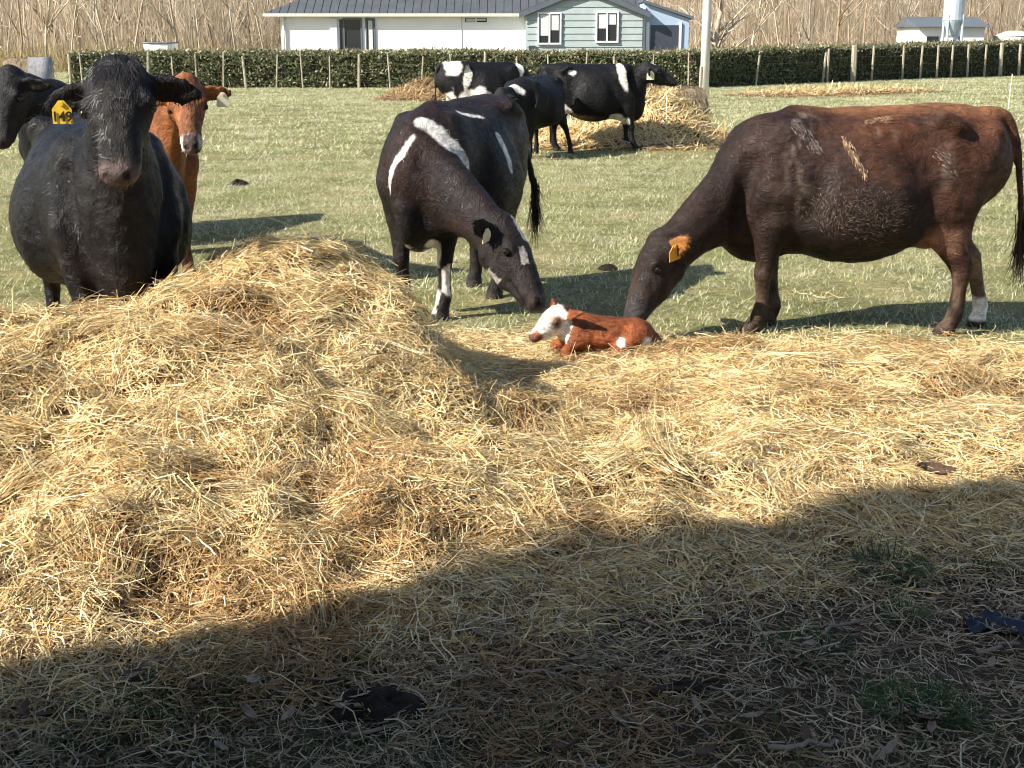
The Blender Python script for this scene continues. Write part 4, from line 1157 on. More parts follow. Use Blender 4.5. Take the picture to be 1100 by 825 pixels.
def eyeball(parent, c, r=0.02):
    bm = bmesh.new(); bmesh.ops.create_icosphere(bm, subdivisions=2, radius=r)
    me = bpy.data.meshes.new('eye'); bm.to_mesh(me); bm.free()
    for p in me.polygons: p.use_smooth = True
    return link('eye', me, parent, M_EYE, loc=tuple(c))

def coat_hair(name, parent, V, N, C, count, length, width, seed, flow=(-0.75, 0, -0.65), spread=0.5, lift=0.18, segs=2, weight=None):
    r = np.random.default_rng(seed)
    if weight is None: ids = r.integers(0, len(V), count)
    else: ids = r.choice(len(V), count, p=weight / weight.sum())
    P = V[ids] + r.normal(0, 0.006, (count, 3)); n = N[ids]
    cw = np.stack([fbm(P[:, 0]*9, P[:, 1]*9, P[:, 2]*9, seed + q, 2) for q in (1, 2, 3)], 1)
    d = np.tile(np.array(flow, float), (count, 1)) + cw * spread * 1.6 + r.normal(0, spread * 0.35, (count, 3))
    d -= n * (d * n).sum(1, keepdims=True)
    d /= np.linalg.norm(d, axis=1, keepdims=True) + 1e-9
    side = np.cross(d, n)
    L = length * r.uniform(0.5, 1.3, count); W = width * r.uniform(0.6, 1.3, count)
    col = C[ids] * np.exp(r.normal(0, 0.55, (count, 1)))
    Vv, Q, Cc = ribbons(P - n*0.003, d + n * lift, L, W, col, side, bend=(-n * lift * 0.9 + r.normal(0, 0.15, (count, 3))) * L[:, None], segs=segs, taper=0.15)
    o = link(name, mesh_np(name, Vv, Q, mat=M_COATHAIR, smooth=True, attrs={'Col': Cc}), parent)
    return tag(o, kind='stuff')

def make_cow(name, root_w, heading, poll_w, nose_w, up_w, paint, label, group=None, h=0.014, scale=1.0, feet=None,
             belly=1.0, neck_base=(0.56, 0.0, 0.88), hair=0, hair_len=0.03, hair_w=0.0022, tail='hang', ears=(0, 0), head_scale=1.0,
             stocky=1.0, ground=None, udder=0.0, seed=1, ear_droop=0.25, neck_thick=1.0, tail_swing=(0, 0), head_w=1.0, ear_size=1.0, shag=0.3, furrow=True):
    """root_w (x,y) in the world, heading (x,y); head given in world coordinates."""
    hd = unit(heading); lf = np.array([-hd[1], hd[0]])
    rz = math.atan2(hd[1], hd[0])
    gz = 0.0 if ground is None else ground
    def loc(w):
        d = np.array([w[0] - root_w[0], w[1] - root_w[1]])
        return np.array([d.dot(hd), d.dot(lf), w[2] - gz]) / scale
    def locv(v):
        d = np.array([v[0], v[1]]); return unit([d.dot(hd), d.dot(lf), v[2]])
    P = loc(poll_w); Nn = loc(nose_w); f = unit(Nn - P); u = locv(up_w); u = unit(u - f * u.dot(f)); s_ = np.cross(u, f)
    lo = np.minimum([-1.02, -0.55, -0.02], np.minimum(P, Nn) - 0.33)
    hi = np.maximum([0.9, 0.55, 1.42], np.maximum(P, Nn) + 0.33)
    F = Field(lo, hi, h / scale)
    st = stocky
    # trunk: x, top z, bottom z, half width
    T = [(-0.69, 1.15, 0.86, 0.10), (-0.62, 1.225, 0.74, 0.17), (-0.46, 1.265, 0.63, 0.225 * st), (-0.25, 1.25, 0.53, 0.285 * st),
         (0.0, 1.22, lerp(0.55, 0.42, belly), 0.34 * st), (0.22, 1.21, lerp(0.55, 0.445, belly), 0.315 * st), (0.40, 1.225, 0.475, 0.25 * st),
         (0.55, 1.17, 0.44, 0.19 * st), (0.67, 1.04, 0.50, 0.13 * st)]
    F.chain([(x, 0, (a + b) / 2) for x, a, b, w in T], [(w, (a - b) / 2) for x, a, b, w in T], k=0.03, n=4)
    for y in (-1, 1):
        F.seg((-0.36, y*0.19*st, 1.195), (-0.45, y*0.205*st, 1.15), 0.042, 0.036, k=0.08)                 # hook bones
        F.ball((-0.665, y*0.105, 1.115), (0.048, 0.05), k=0.07)                                             # pin bones
        F.seg((-0.10, y*0.235*st, 0.72), (0.12, y*0.235*st, 0.70), (0.12, 0.19), (0.11, 0.18), k=0.12)    # rumen bulge
        F.seg((-0.24, y*0.35*st, 1.07), (-0.29, y*0.345*st, 0.95), (0.08, 0.085), (0.05, 0.06), k=0.12, sub=True)                                  # hollow before the hip
        F.ball((-0.56, y*0.285*st, 1.04), (0.075, 0.10), k=0.10, sub=True)
        F.seg((-0.33, y*0.30*st, 0.80), (-0.30, y*0.27*st, 0.64), 0.03, 0.03, k=0.07, sub=True)              # fold before the thigh
        F.seg((-0.545, y*0.26*st, 0.88), (-0.53, y*0.25*st, 0.62), 0.028, 0.028, k=0.06, sub=True)           # between the thigh muscles                                   # between hook and pin
        F.seg((0.40, y*0.16*st, 1.12), (0.53, y*0.185*st, 0.80), (0.055, 0.10), (0.07, 0.12), k=0.07)     # shoulder blade
        F.ball((0.60, y*0.165*st, 0.76), (0.06, 0.07), k=0.09)                                             # point of shoulder
        F.seg((0.27, y*0.335*st, 1.02), (0.34, y*0.30*st, 0.66), (0.03, 0.035), (0.03, 0.035), k=0.08, sub=True)   # groove behind the shoulder
        F.seg((-0.23, y*0.22*st, 0.60), (-0.33, y*0.20*st, 0.68), (0.05, 0.05), (0.04, 0.06), k=0.10)     # flank fold
    F.seg((-0.68, 0, 1.19), (0.40, 0, 1.205), 0.03, 0.035, k=0.08)        # spine ridge
    if udder: F.seg((-0.46, 0, 0.62), (-0.36, 0, 0.56), (0.13*udder, 0.12*udder), (0.11*udder, 0.10*udder), k=0.06)
    # legs
    feet = feet or {}
    FL = [((0.50, 0.175, 0.86), (0.07, 0.13)), ((0.495, 0.18, 0.64), (0.072, 0.105)), ((0.505, 0.165, 0.50), (0.056, 0.070)), ((0.515, 0.155, 0.395), (0.046, 0.052)), ((0.52, 0.152, 0.345), (0.047, 0.053)), ((0.515, 0.15, 0.29), (0.036, 0.040)),
          ((0.51, 0.15, 0.20), (0.033, 0.037)), ((0.515, 0.15, 0.125), (0.042, 0.046)), ((0.535, 0.15, 0.075), (0.038, 0.041)), ((0.548, 0.15, 0.05), (0.046, 0.050)), ((0.56, 0.15, 0.008), (0.053, 0.064))]
    HL = [((-0.45, 0.13, 1.00), (0.10, 0.19)), ((-0.42, 0.165, 0.78), (0.10, 0.175)), ((-0.41, 0.175, 0.62), (0.078, 0.115)), ((-0.48, 0.17, 0.49), (0.055, 0.072)), ((-0.54, 0.165, 0.40), (0.044, 0.058)), ((-0.555, 0.162, 0.345), (0.041, 0.050)),
          ((-0.555, 0.16, 0.25), (0.035, 0.041)), ((-0.55, 0.155, 0.13), (0.043, 0.047)), ((-0.53, 0.155, 0.075), (0.038, 0.041)), ((-0.518, 0.155, 0.05), (0.046, 0.050)), ((-0.505, 0.155, 0.008), (0.053, 0.064))]
    for key, base, sg in (('fl', FL, 1), ('fr', FL, -1), ('hl', HL, 1), ('hr', HL, -1)):
        dx, dy = feet.get(key, (0, 0))
        pts = []; rad = []
        for (x, y, z), r in base:
            w = max(0.0, 1 - z / 0.85)
            pts.append((x + dx * w, sg * y * (0.5 + 0.5*st) + dy * w, z)); rad.append(r)
        F.chain(pts, rad, k=0.045, n=2)
        if key[0] == 'h':
            F.seg((-0.60, sg*0.115, 1.0), (pts[3][0] - 0.05, pts[3][1], 0.56), (0.075, 0.085), (0.035, 0.04), k=0.07)
            F.seg((pts[3][0] - 0.045, pts[3][1], 0.54), (pts[4][0] - 0.045, pts[4][1], 0.415), 0.016, 0.02, k=0.02)
    # neck
    nb = np.array(neck_base, float)
    A = nb + np.array([-0.12, 0, 0.06]); nk = P + f*0.02 - u*0.085
    Bm = (nb * 0.52 + nk * 0.48) + np.array([0, 0, 0.03])
    nt_ = neck_thick
    F.chain([A, nb, Bm, nk + f * 0.03], [(0.18*st, 0.28), (0.15*st*nt_, 0.24*nt_), (0.115*nt_, 0.165*nt_), (0.092, 0.12)], side=tuple(unit(np.array([-(P - nb)[1], (P - nb)[0], 0.0]) + np.array([0, 1e-3, 0])) if abs((P-nb)[0]) + abs((P-nb)[1]) > 0.25 else (0, 1, 0)), k=0.09, n=4)
    F.seg((0.60, 0, 0.58), Bm - np.array([0, 0, 0.12]), (0.05, 0.10), (0.03, 0.05), k=0.12)         # brisket and dewlap
    F.chain([(0.42, 0, 0.52), (0.58, 0, 0.485), (0.70, 0, 0.53), (0.74, 0, 0.66)], [(0.09, 0.07), (0.085, 0.085), (0.06, 0.075), (0.05, 0.06)], k=0.08, n=3)   # hanging brisket
    for y in (-1, 1) if furrow else ():                                          # furrow between neck and shoulder
        F.seg(nb + np.array([0.04, y*0.19*st, 0.10]), (0.70, y*0.175*st, 0.66), 0.028, 0.018, k=0.10, sub=True)
        F.seg((0.72, y*0.02, 0.90), (0.71, y*0.03, 0.62), 0.05, 0.05, k=0.06)
    # head
    H = lambda t, s2, up2: P + (f*t + s_*s2 + u*up2) * head_scale
    hs = head_scale
    hr = lambda *r: tuple(x * hs for x in r)
    hw = head_w
    F.chain([H(0.0, 0, -0.06), H(0.10, 0, -0.06), H(0.20, 0, -0.065), H(0.31, 0, -0.06), H(0.40, 0, -0.06), H(0.452, 0, -0.062)],
            [hr(0.098*hw, 0.085), hr(0.122*hw, 0.112), hr(0.104*hw, 0.108), hr(0.078*hw, 0.084), hr(0.076*hw, 0.068), hr(0.070*hw, 0.056)], side=tuple(s_), k=0.05, n=3)
    F.seg(H(0.09, 0, -0.165), H(0.25, 0, -0.155), hr(0.085*hw, 0.066), hr(0.058*hw, 0.042), side=tuple(s_), k=0.05)      # jaw
    F.seg(H(0.25, 0, -0.15), H(0.41, 0, -0.105), hr(0.05*hw, 0.036), hr(0.054*hw, 0.03), side=tuple(s_), k=0.04)
    F.seg(H(0.30, -0.06, -0.118), H(0.46, -0.04, -0.108), 0.008, 0.008, side=tuple(s_), k=0.02, sub=True)                # mouth line
    F.seg(H(0.30, 0.06, -0.118), H(0.46, 0.04, -0.108), 0.008, 0.008, side=tuple(s_), k=0.02, sub=True)
    F.ball(H(-0.03, 0, -0.015), hr(0.06, 0.05), side=tuple(s_), k=0.06)                                           # poll
    eyes = []; ear_info = []
    for sg in (-1, 1):
        F.ball(H(0.150, sg*0.100*hw, -0.018), hr(0.036, 0.032), side=tuple(s_), k=0.04)     # brow
        F.ball(H(0.175, sg*0.134*hw, -0.040), hr(0.026, 0.022), side=tuple(s_), k=0.02, sub=True)
        F.ball(H(0.487, sg*0.040*hw, -0.030), hr(0.018, 0.015), side=tuple(s_), k=0.015, sub=True)
        eyes.append(H(0.172, sg*0.117*hw, -0.038))
        # ear: broad drooping leaf, hollow towards the front
        dr = ear_droop + ears[0 if sg < 0 else 1]
        ed = unit(s_*sg - u*0.10 - f*0.08 + np.array([0, 0, -1.0]) * dr)
        eb = H(0.035, sg*0.085*hw, -0.065)
        en = unit(f*0.75 + u*0.55 - ed * ed.dot(f*0.75 + u*0.55)); ew = np.cross(ed, en)
        es = hs * ear_size
        F.seg(eb, eb + ed*0.07*es, (0.034*es, 0.024*es), (0.058*es, 0.019*es), side=tuple(ew), k=0.03)
        F.seg(eb + ed*0.07*es, eb + ed*0.15*es, (0.058*es, 0.019*es), (0.054*es, 0.016*es), side=tuple(ew), k=0.01)
        F.seg(eb + ed*0.15*es, eb + ed*0.21*es, (0.054*es, 0.016*es), (0.022*es, 0.013*es), side=tuple(ew), k=0.01)
        F.seg(eb + ed*0.06*es + en*0.026*es, eb + ed*0.17*es + en*0.024*es, (0.032*es, 0.018*es), (0.028*es, 0.015*es), side=tuple(ew), k=0.012, sub=True)
        ear_info.append((eb, ed, en, ew))
    # tail
    ts = tail_swing
    if tail == 'hang':
        tp = [(-0.64, 0, 1.20), (-0.73, 0.0, 1.20), (-0.80, ts[1]*0.3, 1.10), (-0.82 + ts[0]*0.4, ts[1]*0.6, 0.90), (-0.82 + ts[0]*0.8, ts[1]*0.9, 0.68), (-0.82 + ts[0], ts[1], 0.50)]
    else:
        tp = [(-0.62, 0, 1.20), (-0.72, 0, 1.14), (-0.76, 0, 0.95), (-0.77, 0, 0.7), (-0.77, 0, 0.52)]
    F.chain(tp, [0.05, 0.032, 0.024, 0.020, 0.017, 0.016][:len(tp)], k=0.03, n=3)
    V, Q = F.mesh()
    Nm = vert_normals(V, Q)
    # fine lumpiness of flesh and coat
    V = V + Nm * (0.009 * fbm(V[:, 0]*5, V[:, 1]*5, V[:, 2]*5, seed, 3) + shag * 0.005 * fbm(V[:, 0]*17, V[:, 1]*22, V[:, 2]*15, seed + 40, 2))[:, None]
    V[:, 2] = np.maximum(V[:, 2], -0.01)
    hl = (V - P) / hs
    HC = np.stack([hl @ f, hl @ s_, hl @ u], 1)
    near = (np.abs(HC[:, 1]) < 0.17) & (HC[:, 0] > -0.1) & (HC[:, 0] < 0.6) & (np.abs(HC[:, 2] + 0.05) < 0.17)
    C = paint(V, Nm, HC, near)
    root = empty(name, (root_w[0], root_w[1], gz), rz)
    root.scale = (scale,) * 3
    tag(root, label, 'cow', group)
    link('body', mesh_np('body', V, Q, mat=M_COATSHAG if shag > 0.9 else M_COAT, smooth=True, attrs={'Col': C}), root)
    for e in eyes: eyeball(root, e, 0.0225 * hs)
    # tail switch of long hair
    tpv = np.array(tp[-1]); n = 260
    r = np.random.default_rng(seed + 5)
    P0 = tpv + r.normal(0, 0.012, (n, 3)) + np.array([0, 0, 1]) * r.uniform(-0.02, 0.2, (n, 1))
    cc = np.tile(C[np.argmin(((V - tpv)**2).sum(1))] * 0.9, (n, 1)) * r.uniform(0.5, 1.6, (n, 1))
    Vv, Qq, Cc = ribbons(P0, np.array([0, 0, -1.0]) + r.normal(0, 0.07, (n, 3)), r.uniform(0.14, 0.28, n), np.full(n, 0.006), cc, segs=3, taper=0.2, side=r.normal(0, 1, (n, 3)), bend=r.normal(0, 0.03, (n, 3)))
    link('tail_switch', mesh_np('tail_switch', Vv, Qq, mat=M_COATHAIR, attrs={'Col': Cc}), root)
    if hair:
        coat_hair('coat_hair', root, V, Nm, C, hair, hair_len, hair_w, seed, segs=1 if shag < 0.8 else 2)
    return dict(root=root, V=V, N=Nm, C=C, P=P, f=f, u=u, s=s_, H=H, HC=HC, loc=loc, locv=locv, scale=scale, ears=ear_info, eb=lambda sg: H(0.03, sg*0.085, -0.055))

# hollows of colour shared by all painters
def base_paint(V, col, seed, var=0.35, ns=5.0):
    n = fbm(V[:, 0]*ns, V[:, 1]*ns, V[:, 2]*ns, seed, 4)
    return np.array(col)[None, :] * (1 + var * n)[:, None]
def mixc(C, m, col):
    return C * (1 - m[:, None]) + np.array(col)[None, :] * m[:, None]
def hoof_muzzle(C, V, HC, near, nose=(0.02, 0.017, 0.017), hoof=(0.03, 0.022, 0.016)):
    m = np.clip((0.055 - V[:, 2]) / 0.015, 0, 1); C = mixc(C, m, hoof)
    q = near & (HC[:, 0] > 0.40)
    m = np.where(q, np.clip((HC[:, 0] - 0.425 + np.minimum(0, HC[:, 2] + 0.06) * 0.3) / 0.03, 0, 1), 0); C = mixc(C, m, nose)
    for sg in (-1, 1):
        d = np.sqrt((HC[:, 0] - 0.495)**2 + (HC[:, 1] - sg*0.040)**2 + (HC[:, 2] + 0.030)**2)
        C = mixc(C, np.clip((0.026 - d) / 0.01, 0, 1), (0.004, 0.003, 0.003))
    return C
# ---------------------------------------------------------------- the herd
def paint_brown(V, N, HC, near):
    n = fbm(V[:, 0]*3.2, V[:, 1]*3.2, V[:, 2]*3.2, 41, 4)
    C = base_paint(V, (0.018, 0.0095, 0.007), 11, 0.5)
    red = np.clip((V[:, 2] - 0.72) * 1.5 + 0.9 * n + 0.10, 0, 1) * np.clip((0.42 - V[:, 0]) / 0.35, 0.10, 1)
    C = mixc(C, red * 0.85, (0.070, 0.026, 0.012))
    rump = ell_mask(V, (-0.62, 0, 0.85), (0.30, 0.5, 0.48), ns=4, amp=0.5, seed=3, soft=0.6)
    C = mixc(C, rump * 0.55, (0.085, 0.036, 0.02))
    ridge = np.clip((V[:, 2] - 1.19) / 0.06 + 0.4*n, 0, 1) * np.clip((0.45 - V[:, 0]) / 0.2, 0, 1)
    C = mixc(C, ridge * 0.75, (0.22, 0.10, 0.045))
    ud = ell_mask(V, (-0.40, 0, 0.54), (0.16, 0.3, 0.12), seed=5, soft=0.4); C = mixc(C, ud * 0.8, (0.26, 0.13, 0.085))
    # dried mud and rubbed hair on the flank: fine strokes
    st = fbm(V[:, 0]*26, V[:, 1]*8, V[:, 2]*9, 77, 3)
    fine = fbm(V[:, 0]*12, V[:, 1]*12, V[:, 2]*30, 78, 2); fine2 = fbm(V[:, 0]*30, V[:, 1]*12, V[:, 2]*11, 79, 2)
    for c, r, ro, k in (((0.38, 0.22, 1.12), (0.05, 0.3, 0.15), 0.7, 0.5), ((-0.02, 0.22, 1.14), (0.09, 0.3, 0.03), 0.35, 0.4), ((-0.38, 0.2, 0.96), (0.06, 0.4, 0.10), 0.2, 0.3), ((0.42, 0.25, 0.80), (0.10, 0.3, 0.18), 0.0, 0.3)):
        C = mixc(C, ell_mask(V, c, r, rot=ro, ns=9, amp=0.6, seed=int(c[0]*100)+60, soft=0.9) * np.clip(fine2 * 1.8 + 0.15, 0, 1) * k, (0.20, 0.15, 0.115))
    C = mixc(C, (1 - sstep(0.52, 0.78, V[:, 2] + 0.08*n)) * np.where(np.abs(V[:, 0]) < 0.42, 0.7, 0.0) * (1 - ud), (0.012, 0.008, 0.007))  # lower barrel blacker: dark coat, with the underside's shade painted in
    legs = np.clip((0.42 - V[:, 2]) / 0.12, 0, 1) * np.clip(st*2.0 + 0.5, 0, 1); C = mixc(C, legs * 0.45, (0.15, 0.10, 0.065))
    hindfar = (V[:, 1] < -0.02) & (V[:, 0] < -0.3) & (V[:, 2] < 0.80)
    C = mixc(C, np.where(hindfar, 0.75, 0.0), (0.19, 0.115, 0.065))
    sock = np.where(hindfar, np.clip((0.20 - V[:, 2] + 0.05*n) / 0.02, 0, 1), 0) * np.clip((V[:, 1] + 0.30) / 0.05, 0.6, 1); C = mixc(C, sock, (0.72, 0.68, 0.62))
    C = mixc(C, np.where(near, 0.6, 0.0), (0.024, 0.016, 0.013))
    C = mixc(C, np.where(near, np.clip((HC[:, 0] - 0.30) / 0.1, 0, 1) * 0.5, 0), (0.05, 0.046, 0.046))
    ear = (np.abs(HC[:, 1]) > 0.145) & (np.abs(HC[:, 1]) < 0.34) & (HC[:, 0] > -0.035) & (HC[:, 0] < 0.11) & (np.abs(HC[:, 2] + 0.08) < 0.12)
    C = mixc(C, ear * np.clip(0.75 + 0.6*n, 0, 1), (0.30, 0.125, 0.035))
    return hoof_muzzle(C, V, HC, near, nose=(0.03, 0.028, 0.028))

def ear_inside(C, cow_HC, col, sg, k=0.8):
    return C

def paint_mid(V, N, HC, near):
    n = fbm(V[:, 0]*3.5, V[:, 1]*3.5, V[:, 2]*3.5, 21, 4)
    C = base_paint(V, (0.011, 0.0075, 0.007), 13, 0.5)
    red = np.clip(0.25 + 1.1*n + (V[:, 2] - 0.9)*0.6, 0, 1); C = mixc(C, red * 0.5, (0.050, 0.022, 0.014))
    W = (0.74, 0.70, 0.64)
    for i, (pts, rad) in enumerate(MID_STREAKS):
        C = mixc(C, stroke_mask(V, pts, rad, seed=70 + i, ns=14, amp=0.5, soft=0.35) * (0.8 if i == 1 else 1.0), W)
    C = mixc(C, np.where(near, 0.7, 0.0), (0.014, 0.011, 0.010))
    bl = near & (np.abs(HC[:, 1] - 0.01) < 0.028 + 0.015*n) & (HC[:, 0] > -0.05) & (HC[:, 0] < 0.13) & (HC[:, 2] > -0.03); C = mixc(C, bl.astype(float), (0.66, 0.58, 0.46))
    bl = near & (np.abs(HC[:, 1] + 0.06) < 0.012 + 0.01*n) & (HC[:, 0] > 0.17) & (HC[:, 0] < 0.27); C = mixc(C, bl * 0.6, (0.5, 0.45, 0.4))
    fl = (V[:, 0] > 0.3) & (V[:, 2] < 0.50) & (np.abs(V[:, 1]) < 0.32) & ~near
    C = mixc(C, np.where(fl & (N[:, 0] > 0.1), np.clip((fbm(V[:, 0]*9, V[:, 1]*9, V[:, 2]*4, 8, 2) - 0.33) / 0.06, 0, 1), 0), W)
    return hoof_muzzle(C, V, HC, near, nose=(0.05, 0.034, 0.033))
MID_STREAKS = [([(0.742, 0.05, 1.073), (0.80, 0.006, 0.979), (0.815, -0.044, 0.916), (0.785, -0.085, 0.80), (0.77, -0.095, 0.71)], [0.016, 0.022, 0.020, 0.016, 0.010]),
    ([(0.663, 0.07, 1.146), (0.63, 0.176, 1.073), (0.596, 0.239, 1.003), (0.511, 0.284, 0.891)], [0.045, 0.050, 0.044, 0.026]),
    ([(0.50, 0.29, 0.88), (0.56, 0.30, 0.80)], [0.02, 0.03]),
    ([(0.28, 0.125, 1.185), (0.074, 0.204, 1.151)], [0.016, 0.014]), ([(0.064, 0.301, 1.048), (0.049, 0.368, 0.904), (0.05, 0.38, 0.84)], [0.03, 0.035, 0.02]),
    ([(0.66, -0.04, 0.53), (0.63, 0.0, 0.46)], [0.04, 0.05]), ([(0.62, 0.08, 0.47), (0.58, 0.1, 0.44)], [0.03, 0.03]), ([(0.918, 0.499, 0.408), (0.92, 0.48, 0.44)], [0.02, 0.02])]

def paint_black(V, N, HC, near):
    C = base_paint(V, (0.0045, 0.0042, 0.0047), 17, 0.4)
    n = fbm(V[:, 0]*4, V[:, 1]*4, V[:, 2]*4, 23, 3)
    C = mixc(C, np.clip(n*1.2, 0, 1) * 0.4, (0.020, 0.015, 0.012))
    mz = np.where(near, np.clip((HC[:, 0] - 0.40) / 0.05, 0, 1), 0)
    C = mixc(C, mz * 0.8, (0.055, 0.036, 0.030))
    mo = near & (HC[:, 0] > 0.40) & (HC[:, 2] < -0.075)
    C = mixc(C, np.where(mo, 0.7, 0), (0.085, 0.042, 0.025))
    return hoof_muzzle(C, V, HC, near, nose=(0.085, 0.062, 0.056))

def paint_red(V, N, HC, near):
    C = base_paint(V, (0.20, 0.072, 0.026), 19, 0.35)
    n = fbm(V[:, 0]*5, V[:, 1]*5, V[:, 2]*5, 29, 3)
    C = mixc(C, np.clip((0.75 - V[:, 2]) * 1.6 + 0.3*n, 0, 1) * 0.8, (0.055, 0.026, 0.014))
    e = np.where(near, np.exp(-((HC[:, 0]-0.16)**2 + (np.abs(HC[:, 1])-0.10)**2 + (HC[:, 2]+0.03)**2) / 0.0016), 0); C = mixc(C, np.clip(e, 0, 1) * 0.7, (0.05, 0.02, 0.01))
    mid = np.where(near, np.clip((HC[:, 0] - 0.22) / 0.1, 0, 1), 0); C = mixc(C, mid * 0.5, (0.12, 0.05, 0.025))
    ring = np.where(near, np.clip((HC[:, 0] - 0.385) / 0.02, 0, 1), 0); C = mixc(C, ring, (0.55, 0.46, 0.38))
    pad = near & (HC[:, 0] > 0.40) & (HC[:, 2] > -0.085) & (np.abs(HC[:, 1]) < 0.052)
    C = mixc(C, pad * 0.95, (0.055, 0.032, 0.028))
    for sg in (-1, 1):
        d = np.sqrt((HC[:, 0] - 0.475)**2 + (HC[:, 1] - sg*0.038)**2 + (HC[:, 2] + 0.018)**2)
        C = mixc(C, np.clip((0.028 - d) / 0.01, 0, 1), (0.01, 0.006, 0.005))
    return mixc(C, np.clip((0.055 - V[:, 2]) / 0.015, 0, 1), (0.03, 0.022, 0.016))

def paint_patchy(patches, seed, blaze=None):
    def f(V, N, HC, near):
        C = base_paint(V, (0.005, 0.0047, 0.005), seed, 0.4)
        W = (0.74, 0.70, 0.62)
        for c, r, ro in patches:
            C = mixc(C, ell_mask(V, c, r, rot=ro, ns=7, amp=0.5, seed=seed, soft=0.25), W)
        C = mixc(C, np.where(near, 0.9, 0), (0.012, 0.011, 0.011))
        if blaze: C = mixc(C, (near & (np.abs(HC[:, 1]) < 0.035) & (HC[:, 0] > blaze[0]) & (HC[:, 0] < blaze[1]) & (HC[:, 2] > -0.02)) * 1.0, W)
        return hoof_muzzle(C, V, HC, near, nose=(0.03, 0.025, 0.025))
    return f

# brown cow on the right, nosing the calf
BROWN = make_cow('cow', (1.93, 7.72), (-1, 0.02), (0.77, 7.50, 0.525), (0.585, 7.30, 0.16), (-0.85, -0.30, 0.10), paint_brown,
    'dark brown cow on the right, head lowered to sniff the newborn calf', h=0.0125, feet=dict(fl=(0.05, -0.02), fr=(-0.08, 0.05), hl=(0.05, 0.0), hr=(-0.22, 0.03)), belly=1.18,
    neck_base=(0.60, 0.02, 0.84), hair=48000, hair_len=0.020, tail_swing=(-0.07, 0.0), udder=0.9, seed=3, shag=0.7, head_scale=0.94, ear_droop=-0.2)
def rubbed_hair(cow, name, mask, count, col, L, W, seed, flow, spread=0.9):
    C = np.tile(np.array(col, float), (len(cow['V']), 1))
    coat_hair(name, cow['root'], cow['V'], cow['N'], C, count, L, W, seed, flow=flow, spread=spread, lift=0.25, weight=np.maximum(mask, 0) + 1e-12)
_V = BROWN['V']; _side = (_V[:, 1] > 0.05) * 1.0; _F = _V * np.array([1, 0, 1.0])
rubbed_hair(BROWN, 'dried_mud', _side * ell_mask(_V, (0.10, 0.32, 0.70), (0.22, 0.40, 0.12), ns=7, amp=0.6, seed=9, soft=0.9), 3000, (0.070, 0.052, 0.039), 0.024, 0.0030, 91, (-0.6, 0, -0.5), 1.2)
for pts_, rad_, num_, col_, sd_, fl_ in (([(0.17, 0, 1.09), (0.125, 0, 1.01), (0.06, 0, 0.90)], [0.010, 0.016, 0.007], 420, (0.26, 0.175, 0.10), 92, (-0.35, 0, -0.9)),
        ([(0.43, 0, 1.17), (0.36, 0, 1.10), (0.31, 0, 1.04)], [0.02, 0.03, 0.02], 700, (0.105, 0.085, 0.075), 93, (-0.6, 0, -0.8)),
        ([(0.05, 0, 1.165), (-0.07, 0, 1.185)], [0.010, 0.016], 260, (0.20, 0.125, 0.075), 94, (-0.9, 0, 0.4)),
        ([(-0.33, 0, 1.02), (-0.40, 0, 0.92)], [0.03, 0.03], 260, (0.11, 0.085, 0.07), 95, (-0.6, 0, -0.6))):
    rubbed_hair(BROWN, 'dried_mud', _side * stroke_mask(_F, pts_, rad_, amp=0.35, seed=sd_, soft=0.5), num_, col_, 0.026, 0.0038, sd_, fl_, 0.35)
# black and white cow in the middle, head turned down to the calf
MID = make_cow('cow', (-0.32, 8.62), (-0.38, -0.93), (-0.02, 7.62, 0.60), (0.20, 7.34, 0.225), (0.80, -0.25, 0.45), paint_mid,
    'black cow with white shoulder streaks licking the head of the newborn calf', h=0.0125, feet=dict(fl=(0.02, -0.02), fr=(0.04, 0.03), hl=(0.30, -0.02), hr=(-0.05, 0)),
    belly=1.0, stocky=1.0, hair=48000, hair_len=0.022, shag=0.5, seed=4, tail_swing=(-0.02, 0.17), ear_droop=-0.1, furrow=False)
# black cow 149 on the left
BLACK = make_cow('cow', (-1.98, 6.72), (0.44, -1), (-1.60, 5.78, 1.475), (-1.56, 5.54, 1.13), (0.0, -0.85, 0.5), paint_black,
    'shaggy black cow facing the camera with yellow ear tag 149', h=0.0115, feet=dict(fl=(0.03, 0.02), fr=(0.05, 0.02), hl=(0.1, 0), hr=(0.1, -0.05)),
    belly=1.0, stocky=1.14, neck_base=(0.55, 0.0, 0.93), shag=1.0, hair=30000, hair_len=0.042, hair_w=0.0026, seed=5, ear_droop=0.28, head_scale=0.96, head_w=1.2, ear_size=1.1, neck_thick=1.15)
# red-brown cow behind it
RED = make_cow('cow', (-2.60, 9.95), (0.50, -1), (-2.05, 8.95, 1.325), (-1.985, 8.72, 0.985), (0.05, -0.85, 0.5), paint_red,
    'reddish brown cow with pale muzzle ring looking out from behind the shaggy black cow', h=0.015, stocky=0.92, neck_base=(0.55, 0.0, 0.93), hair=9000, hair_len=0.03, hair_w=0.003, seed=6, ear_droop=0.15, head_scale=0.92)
# black cow cut by the left edge of the picture
LEFT = make_cow('cow', (-3.42, 11.5), (-0.30, -0.95), (-3.74, 10.55, 1.34), (-3.76, 10.25, 0.80), (-0.35, -0.85, 0.4), paint_patchy([], 31),
    'black cow with hanging head at the far left, partly behind the shaggy black cow', h=0.018, seed=7, stocky=1.05, neck_base=(0.56, 0, 1.0), head_scale=1.1, neck_thick=1.1)
